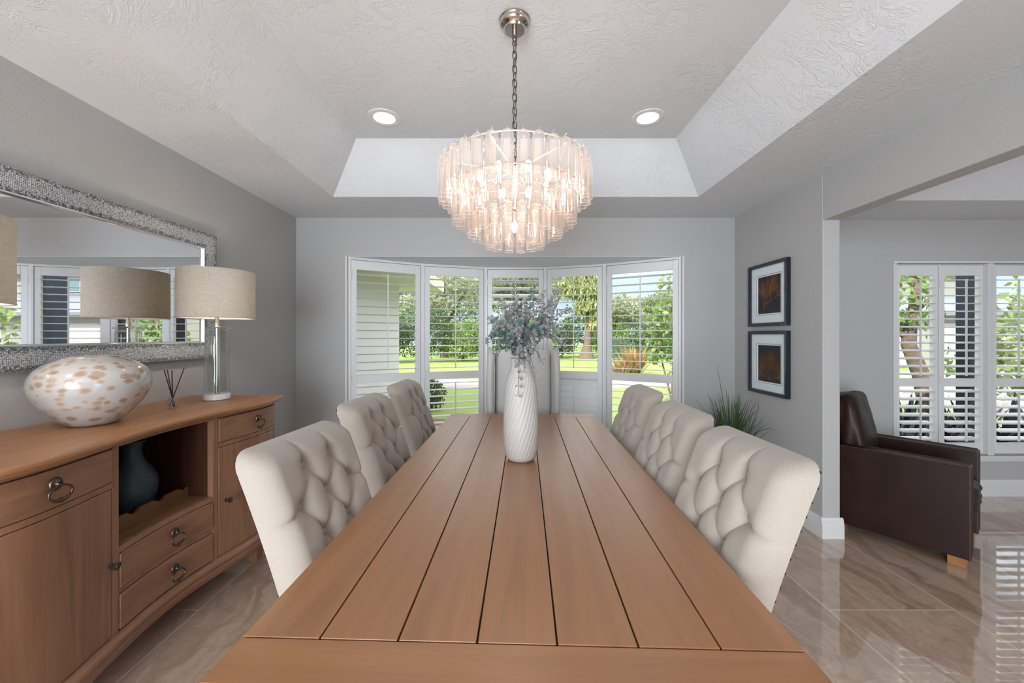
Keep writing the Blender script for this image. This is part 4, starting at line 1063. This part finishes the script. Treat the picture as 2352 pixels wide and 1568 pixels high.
framed(.884, 1.400, .975, 1.293, 'lower navy-framed print of a round brown sea fan', 1)

# ================================================================== POTTED GRASS
t = thing('potted_grass', 'green potted grass plant in the corner below the framed prints', 'plant', (1.80, 3.22, 0))
m = MB(); m.lathe([(.10, 0), (.135, .28), (.145, .30), (.145, .33), (.130, .33), (.125, .30), (.001, .30)], 32, cap0=True); m.build('pot', M['pot'], t, smooth=40)
m = MB(); m.lathe([(.124, .305), (.06, .312), (.001, .315)], 24); m.build('soil', M['soil'], t)
random.seed(12)
def blade(m, base, dirv, L_, w_, droop, n=9):
    p = Vector(base); vel = Vector(dirv).normalized(); vs = []
    for k in range(n+1):
        q = k/n; side = vel.cross(Vector((0, 0, 1)))
        if side.length < .05: side = Vector((1, 0, 0))
        side.normalize(); ww = w_*(1-q)**.6*(.5+q if q < .5 else 1)
        up_ = side.cross(vel).normalized()
        vs += [p-side*ww/2+up_*ww*.15, p+up_*0, p+side*ww/2+up_*ww*.15]; p = p+vel*L_/n; vel = (vel+Vector((0, 0, -droop*(.3+q)*2/n))).normalized()
        p.x = min(p.x, 2.085-1.80); p.y = min(p.y, 3.665-3.22)
    m.add(vs, [(k*3+j, k*3+j+1, k*3+4+j, k*3+3+j) for k in range(n) for j in (0, 1)])
m = MB()
for k in range(210):
    a = random.uniform(0, 2*PI); r = random.uniform(0, .10); sp = random.uniform(.03, .5)
    blade(m, (r*math.cos(a), r*math.sin(a), .30), (math.cos(a)*sp, math.sin(a)*sp, 1), random.uniform(.35, .62), random.uniform(.006, .016), random.uniform(.1, 1.4))
for (a, sp, L_, dr) in ((3.3, .16, .86, .15), (2.9, .30, .62, 2.2), (-.5, .34, .60, 1.9), (3.6, .4, .66, 1.8), (-.2, .45, .62, 1.6), (1.9, .1, .66, .1), (-1.6, .15, .64, .1), (0.2, .25, .6, .6)):
    blade(m, (.02, 0, .30), (math.cos(a)*sp, math.sin(a)*sp, 1), L_, .014, dr, 14)
m.build('grass_blades', M['grass_blade'], t, smooth=180)

# ================================================================== ARMCHAIR
C0 = (2.64, 2.250); t = thing('leather_armchair', 'dark brown leather armchair with square arms just beyond the wall end', 'armchair', (*C0, 0), math.atan2(.60, .80))
W_, D_ = .62, .675
for u0 in (0, W_-.115):
    m = MB(); m.box(u0, u0+.115, 0, D_, .065, .60); o = m.build('arm', M['leather'], t, smooth=0, bev=.006, seg=3)
    e = MB()
    for uu in (u0+.004, u0+.111): e.tube([(uu, .002, .07), (uu, .002, .592), (uu, .012, .602), (uu, D_-.01, .602)], .0045, 6)
    e.tube([(u0+.004, .002, .596), (u0+.111, .002, .596)], .004, 6); e.build('arm_piping', M['leather_edge'], o, smooth=60)
    s_ = MB(); uu = -.0012 if u0 == 0 else u0+.1162
    s_.tube([(uu, D_*.52, .075), (uu, D_*.52, .595)], .0018, 4); s_.build('arm_seam', M['darkgap'], o, smooth=60)
m = MB(); m.box(.115, W_-.115, .02, D_-.03, .07, .30); m.build('seat_base', M['leather'], t, smooth=0, bev=.01)
def puffy(u0, u1, v0, v1, z0, z1, name, mat, tilt=0, rnd=.04, par=None, seed=0):
    m = MB(); n = 18; r = random.Random(seed); vs = []
    cxx, cyy, czz = (u0+u1)/2, (v0+v1)/2, (z0+z1)/2; hx, hy, hz = (u1-u0)/2, (v1-v0)/2, (z1-z0)/2
    bm = bmesh.new(); bmesh.ops.create_cube(bm, size=2); bmesh.ops.subdivide_edges(bm, edges=bm.edges[:], cuts=12, use_grid_fill=True)
    for v in bm.verts:
        x, y_, z = v.co; l = (abs(x)**5+abs(y_)**5+abs(z)**5)**.2; x, y_, z = x/l, y_/l, z/l
        wv = 1+.018*math.sin(x*7+seed)*math.cos(y_*6+z*5)+.012*math.sin(z*13+x*5)
        p = Vector((x*hx*wv, y_*hy*wv, z*hz*wv)); p = Matrix.Rotation(tilt, 3, 'X') @ p; v.co = p+Vector((cxx, cyy, czz))
    me = bpy.data.meshes.new(name); bm.to_mesh(me); bm.free(); me.materials.append(mat); me.polygons.foreach_set('use_smooth', [True]*len(me.polygons))
    o = bpy.data.objects.new(name, me); COL.objects.link(o); o.parent = par; return o
puffy(.12, W_-.12, -.02, .50, .27, .45, 'seat_cushion', M['denim'], seed=1, par=t)
m = MB(); m.box(.115, W_-.115, D_-.13, D_, .065, .74); m.build('back', M['leather'], t, smooth=0, bev=.02, seg=3)
puffy(.08, W_-.12, .49, .65, .47, .945, 'back_cushion', M['leather'], tilt=-.20, seed=3, par=t)
for (u, v) in ((.03, .02), (W_-.12, .02), (.03, D_-.10), (W_-.12, D_-.10)):
    m = MB(); m.box(u, u+.10 if v < .1 else u+.08, v, v+(.075), 0, .068); m.build('foot', M['honeywood'], t, smooth=0, bev=.003)

# ================================================================== OUTDOORS
GZ = -.15
def ground(name, poly, mat, z): m = MB(); m.prism(poly, z-.3, z); return struct(m.build(name, mat, smooth=0))
ground('ground_lawn', [(-30, 3.2), (60, 3.2), (60, 70), (-30, 70)], M['lawn'], GZ)
ground('ground_mulch', [(-2.5, 3.6), (8, 3.6), (8, 5.0), (3.2, 6.2), (-2.5, 7.3)], M['mulch'], GZ+.012)
ground('ground_driveway', [(-30, 11.3), (8, 11.3), (9, 7.5), (60, 7.5), (60, 16.5), (9, 16.5), (8, 13.6), (-30, 13.6)], M['drive'], GZ+.016)
ground('ground_paver', [(6.2, 4.2), (11, 4.2), (11, 6.2), (6.2, 6.2)], M['drive'], GZ+.02)

def leaves(m, c, rad, n, size, rnd, shell=.5, hang=0):
    c = np.array(c); d = rnd.normal(size=(n, 3)); d /= np.linalg.norm(d, axis=1)[:, None]
    rr = (shell+(1-shell)*rnd.random((n, 1))**.6)
    nz_ = 1+.22*np.sin(d[:, :1]*7+c[0])*np.cos(d[:, 1:2]*6+c[1])+.15*np.sin(d[:, 2:]*9)
    p = c+d*rr*nz_*np.array(rad)
    a = rnd.normal(size=(n, 3))+d*.6; 
    if hang: a[:, 2] -= hang
    a /= np.linalg.norm(a, axis=1)[:, None]; b = np.cross(a, rnd.normal(size=(n, 3))); b /= np.linalg.norm(b, axis=1)[:, None]
    s = size*(.6+.8*rnd.random((n, 1))); k = .30 if not hang else .13
    q0 = p-a*s*.5; q1 = p+b*s*k; q2 = p+a*s*.5; q3 = p-b*s*k
    vs = np.stack([q0, q1, q2, q3], 1).reshape(-1, 3).tolist(); m.add(vs, [(4*i, 4*i+1, 4*i+2, 4*i+3) for i in range(n)])
def tree(name, label, cat, x, y, blobs, size, mat, trunk=None, group=None, seed=0, hang=0, shell=.5):
    rnd = np.random.default_rng(seed); t = thing(name, label, cat, (x, y, GZ), 0, group); m = MB()
    for (dx, dy, z, rx, ry, rz_, n) in blobs: leaves(m, (dx, dy, z), (rx, ry, rz_), n, size, rnd, shell, hang)
    m.build('foliage', mat, t, smooth=0)
    if trunk:
        m = MB()
        for pts, rs in trunk: m.tube(pts, rs, 10)
        m.build('trunk', M['bark'], t, smooth=60)
    return t
# trees beyond the lawn
R_ = random.Random(5)
gt = 'trees along the far side of the lawn'
def bigtree(x, y, h, r, mat, label, seed, n=6300, size=.20, hang=0):
    bl = []; rr = random.Random(seed)
    for k in range(7):
        a = 2*PI*k/7+rr.random(); d = r*.55*(1 if k else 0)
        bl.append((d*math.cos(a), d*math.sin(a), h*rr.uniform(.5, .86), r*rr.uniform(.42, .6), r*.5, h*rr.uniform(.10, .17), n//7))
    tr = [([(0, 0, -.1), (.1, 0, h*.2), (-.1, .1, h*.5), (.1, 0, h*.8)], [.32, .22, .16, .06]), ([(0, 0, h*.3), (r*.4, 0, h*.6), (r*.6, .1, h*.75)], [.14, .1, .04]), ([(0, 0, h*.35), (-r*.35, 0, h*.6), (-r*.6, .1, h*.8)], [.12, .08, .04])]
    tree('garden_tree', label, 'tree', x, y, bl, size, M[mat], tr, gt, seed, hang)
bigtree(-4.6, 27, 7.0, 3.0, 'leafD', 'silvery olive tree seen through the second bay shutter', 21)
bigtree(-2.2, 34, 9.5, 3.8, 'leafA', 'tall olive-green tree behind the hedge, left of the bouquet', 22)
bigtree(.8, 31, 8.0, 3.2, 'leafA', 'olive-green tree seen above the eucalyptus bouquet', 23)
bigtree(3.6, 36, 10.5, 3.4, 'leafD', 'tall loose silvery tree right of the bouquet', 24)
bigtree(8.2, 30, 4.9, 2.6, 'leafD', 'grey-green spreading tree behind the rightmost bay shutter', 25)
bigtree(13.4, 36, 6.0, 2.6, 'leafA', 'olive-green tree at the far right beyond the gate', 26)
bigtree(-9.5, 30, 7.5, 3.2, 'leafC', 'dark green tree beside the white house wing', 27)
# palm-like weeping tree with flared trunk
tree('weeping_tree', 'weeping yellow-green tree with a flared trunk beyond the lawn', 'tree', 5.0, 26, [(0, 0, 4.3, .8, .8, 1.6, 2400), (.5, 0, 3.2, .6, .6, 1.6, 1500), (-.9, .3, 4.8, .8, .8, .8, 900)], .5, M['leafE'],
     [([(0, 0, -.1), (0, 0, .3), (.05, 0, .9), (.15, 0, 2.0), (.2, 0, 4.5)], [.62, .42, .26, .20, .14])], None, 31, 3.0, .2)
# hedge shrubs
gh = 'hedge shrubs along the far side of the lawn'
hl = [(-7.4, 22, 1.5, 2.9, 'leafC', 'dark green hedge shrub beside the white wing'), (-5.1, 23, 1.6, 3.1, 'leafC', 'tall dark green hedge shrub seen through the second bay shutter'), (-2.9, 23.5, 1.5, 2.4, 'leafB', 'bright green hedge shrub left of the bouquet'),
      (-.9, 24, 1.5, 2.5, 'leafC', 'dark green shrub low behind the bouquet'), (1.2, 25, 1.5, 2.6, 'leafB', 'bright green shrub behind the vase of eucalyptus'), (3.2, 27.5, 1.3, 2.2, 'leafC', 'dark green shrub left of the flared trunk'),
      (6.9, 27.5, 1.4, 2.2, 'leafB', 'bright green shrub right of the flared trunk'), (9.2, 26, 1.4, 2.3, 'leafC', 'dark shrub behind the slatted gate'), (11.6, 26, 1.5, 2.4, 'leafB', 'bright green shrub at the right end of the hedge')]
for i, (x, y, r, h, mt, lb) in enumerate(hl): tree('hedge_shrub', lb, 'shrub', x, y, [(0, 0, h*.5, r, r, h*.5, 3200), (r*.5, -.3, h*.6, r*.6, r*.6, h*.42, 1200)], .13, M[mt], [([(0, 0, -.1), (0, 0, h*.6)], [.08, .03])], gh, 40+i)
gb2 = 'distant trees on the horizon'
dl = ['behind the white wing', 'left of the hedge', 'behind the second bay shutter', 'behind the middle bay shutter', 'behind the flared trunk', 'behind the slatted gate', 'right of the croton plants', 'left of the neighbouring house', 'behind the neighbouring house']
for i, x in enumerate((-24, -15.5, -7, 1.5, 10, 18.5, 27, 36, 46)):
    tree('distant_tree', 'hazy green tree on the horizon '+dl[i], 'tree', x, 49+(i % 2)*5, [(0, 0, 2.3+(i % 3)*.4, 4.0, 2.4, 2.2+(i % 3)*.4, 2600)], .34, M['leafA' if i % 2 else 'leafC'], [([(0, 0, -.1), (0, 0, 3)], [.3, .2])], gb2, 60+i)
# near garden
tree('round_shrub', 'small dark green conifer shrub low behind the second bay shutter', 'shrub', -1.62, 8.0, [(0, 0, .32, .27, .27, .33, 900)], .07, M['leafC'], [([(0, 0, -.05), (0, 0, .3)], [.03, .02])], None, 81)
tree('glossy_shrub', 'tall glossy-leaved shrub close behind the rightmost bay shutter', 'shrub', 3.35, 8.2, [(0, 0, 1.9, .42, .4, .8, 380), (-.25, 0, 1.4, .35, .3, .6, 200), (.3, 0, 1.0, .4, .4, .7, 260)], .13, M['leafB'], [([(0, 0, -.05), (.05, 0, 1), (0, 0, 2.2)], [.03, .02, .01]), ([(0, 0, .2), (-.25, 0, 1.2), (-.3, 0, 1.9)], [.02, .014, .006]), ([(0, 0, .2), (.3, 0, 1.0), (.4, 0, 1.7)], [.02, .014, .006])], None, 82)
def spiky(name, label, cat, x, y, n, L_, w_, mat, seed, spread=1.0, droop=.7, group=None, base=.1):
    random.seed(seed); t = thing(name, label, cat, (x, y, GZ), 0, group); m = MB()
    global blade
    for k in range(n):
        a = random.uniform(0, 2*PI); sp = random.uniform(.15, spread); r = random.uniform(0, base)
        p = Vector((r*math.cos(a), r*math.sin(a), 0)); vel = Vector((math.cos(a)*sp, math.sin(a)*sp, 1)).normalized(); vs = []; L = L_*random.uniform(.6, 1.1); nn = 6
        for j in range(nn+1):
            q = j/nn; side = vel.cross(Vector((0, 0, 1))); side = side.normalized() if side.length > .05 else Vector((1, 0, 0)); ww = w_*math.sin(PI*min(.98, .12+.88*q))
            vs += [p-side*ww/2, p+side*ww/2]; p = p+vel*L/nn; vel = (vel+Vector((0, 0, -droop*q/nn*2))).normalized()
        m.add(vs, [(2*j, 2*j+1, 2*j+3, 2*j+2) for j in range(nn)])
    m.build('leaves', mat, t, smooth=0); return t
gc = 'croton plants beside the driveway'
spiky('croton', 'tall red and yellow croton plant in front of the slatted gate', 'plant', 4.75, 15.2, 130, 1.15, .08, M['croton'], 91, .8, .5, gc, .3)
spiky('croton', 'lower orange croton plant at the foot of the tall croton', 'plant', 4.2, 14.8, 90, .7, .07, M['croton'], 92, 1.0, .5, gc, .3)
# slatted gate
t = thing('slatted_gate', 'dark slatted garden gate beyond the lawn on the right', 'gate', (6.2, 22, GZ))
for x in (-.45, .42): m = MB(); m.box(x, x+.06, 0, .06, 0, 1.45); m.build('gate_post', M['gate'], t, smooth=0)
m = MB()
for k in range(13): m.box(-.39, .42, .01, .05, .16+k*.097, .22+k*.097)
m.build('slat_panel', M['gate'], t, smooth=0)
# white wing of the house at the left
t = thing('house_wing', 'white stucco wing of the house outside the leftmost bay shutter', 'building', (-5.2, 6.6, GZ))
m = MB(); m.box(-3, 2.6, -2.5, 2.5, 0, 2.70); m.build('stucco_wall', M['stucco'], t, smooth=0)
m = MB(); m.box(-3.8, 3.5, -2.6, 3.25, 2.62, 2.66); m.box(3.47, 3.52, -2.6, 3.27, 2.60, 2.84); m.box(-3.8, 3.52, 3.22, 3.27, 2.60, 2.84); m.build('eave_soffit', M['soffit'], t, smooth=0)
m = MB(); m.add([(-3.8, -2.6, 2.80), (3.5, -2.6, 2.80), (3.5, 3.25, 2.80), (-3.8, 3.25, 2.80), (-.8, -1.2, 3.9), (.6, -1.2, 3.9), (.6, .9, 3.9), (-.8, .9, 3.9)], [(0, 1, 5, 4), (1, 2, 6, 5), (2, 3, 7, 6), (3, 0, 4, 7), (4, 5, 6, 7), (3, 2, 1, 0)]); m.build('roof', M['roof'], t, smooth=0)
# living-room side: twisted tree, posts, dark plants, neighbour house
tree('twisted_tree', 'twisted-trunk small tree outside the first living room shutter', 'tree', 5.9, 5.6, [(-.15, 0, 2.15, .30, .3, .30, 110), (.15, .1, 2.45, .35, .3, .25, 90), (-.2, 0, 1.75, .22, .25, .16, 90), (.25, .2, 1.8, .2, .2, .3, 50), (.3, 0, 1.1, .2, .2, .2, 40)], .10, M['leafB'],
     [([(.10, 0, -.05), (.06, 0, .5), (-.04, 0, .95), (-.22, 0, 1.38), (-.20, 0, 1.70), (-.12, 0, 2.0), (-.10, 0, 2.5), (0, 0, 3.0)], [.13, .11, .10, .085, .075, .06, .05, .03]), ([(-.2, 0, 1.45), (-.5, .1, 1.75), (-.7, .1, 2.1)], [.045, .03, .02]), ([(-.18, 0, 1.8), (.15, 0, 2.1), (.3, 0, 2.5)], [.035, .025, .015])], None, 101)
def post(x, y, w_, label, h=2.75):
    m = MB(); m.box(-w_/2, w_/2, -w_/2, w_/2, 0, h); m.box(-w_/2-.02, w_/2+.02, -w_/2-.02, w_/2+.02, 0, .12)
    o = m.build('porch_post', M['navy'], None, smooth=0, loc=(x, y, GZ)); tag(o, label, 'post', 'dark navy porch posts')
post(5.74, 4.9, .17, 'dark navy porch post outside the second living room shutter')
post(3.12, 6.1, .2, 'dark navy post reflected largest in the wall mirror'); post(3.62, 7.6, .2, 'dark navy post reflected beside the lamp shade in the mirror'); post(4.9, 10.5, .22, 'farthest dark navy post reflected in the mirror')
gd = 'dark leafy plants below the living room window'
for i, (x, y, L_, mt, lb) in enumerate([(4.95, 4.7, .75, 'shaded_leaf', 'dark strappy plant low behind the first living room shutter'), (5.45, 4.75, .7, 'burgundy', 'burgundy strappy plant at the foot of the twisted tree'), (6.05, 4.8, .8, 'shaded_leaf', 'dark strappy plant beside the navy post'), (5.3, 5.3, .75, 'shaded_leaf', 'dark plant behind the burgundy one'), (6.3, 5.4, .7, 'burgundy', 'burgundy plant behind the navy post'), (6.9, 5.0, .8, 'shaded_leaf', 'dark agave-like plant on the pale paving'), (4.5, 4.6, .6, 'shaded_leaf', 'dark strappy plant nearest the window corner')]):
    spiky('strappy_plant', lb, 'plant', x, y, 55, L_, .07, M[mt], 110+i, 1.5, .9, gd, .16)
tree('leafy_bush', 'leafy green bush outside the third living room shutter', 'shrub', 9.3, 7.0, [(0, 0, 1.2, .8, .6, 1.0, 700)], .16, M['leafA'], [([(0, 0, -.05), (0, 0, 1.2)], [.04, .02])], None, 121)
tree('leafy_bush', 'tall leafy bush right of the paved drive', 'shrub', 12.0, 8.6, [(0, 0, 1.6, 1.0, .8, 1.3, 800)], .16, M['leafB'], [([(0, 0, -.05), (0, 0, 1.6)], [.05, .02])], None, 122)
tree('mirror_shrub', 'leafy green shrub reflected at the left edge of the mirror', 'shrub', 4.6, 6.2, [(0, 0, 1.0, .8, .6, 1.0, 700), (.2, 0, 1.9, .5, .5, .5, 250)], .13, M['leafB'], [([(0, 0, -.05), (0, 0, 1.2)], [.04, .02])], None, 123)
# neighbour house
NH = (21.5, 22, GZ)
t = thing('neighbour_house', 'white neighbouring house with grey roof across the drive', 'building', NH)
m = MB(); m.box(-6.5, 6, -3.5, 3, 0, 2.5); m.box(-6.5, 9, 3, 9, 0, 5.6); m.build('wall', M['house_wall'], t, smooth=0)
m = MB(); m.add([(-7, -4, 2.45), (6.5, -4, 2.45), (6.5, 3, 3.9), (-7, 3, 3.9), (-7, -4, 2.6), (6.5, -4, 2.6), (6.5, 3, 4.05), (-7, 3, 4.05)], [(0, 1, 5, 4), (4, 5, 6, 7), (3, 2, 1, 0), (1, 2, 6, 5), (0, 4, 7, 3)])
m.add([(-7.2, 2.5, 5.6), (9.5, 2.5, 5.6), (9.5, 9.5, 5.6), (-7.2, 9.5, 5.6), (-4, 6, 7.2), (6.5, 6, 7.2)], [(0, 1, 5, 4), (1, 2, 5), (2, 3, 4, 5), (3, 0, 4), (3, 2, 1, 0)]); m.build('roof', M['roof'], t, smooth=0)
for x in (-4.6, .2):
    m = MB(); m.box(x-1.7, x+1.7, -3.56, -3.48, .02, 2.1); m.build('garage_door', M['garage'], t, smooth=0)
for x in (-5, -2.5, 0, 2.5, 5):
    m = MB(); m.box(x-.6, x+.6, 2.94, 3.0, 4.3, 5.2); f = m.build('window', M['garage'], t, smooth=0); m = MB(); m.box(x-.52, x+.52, 2.92, 2.945, 4.38, 5.12); m.build('pane', M['glass_dark'], f, smooth=0)
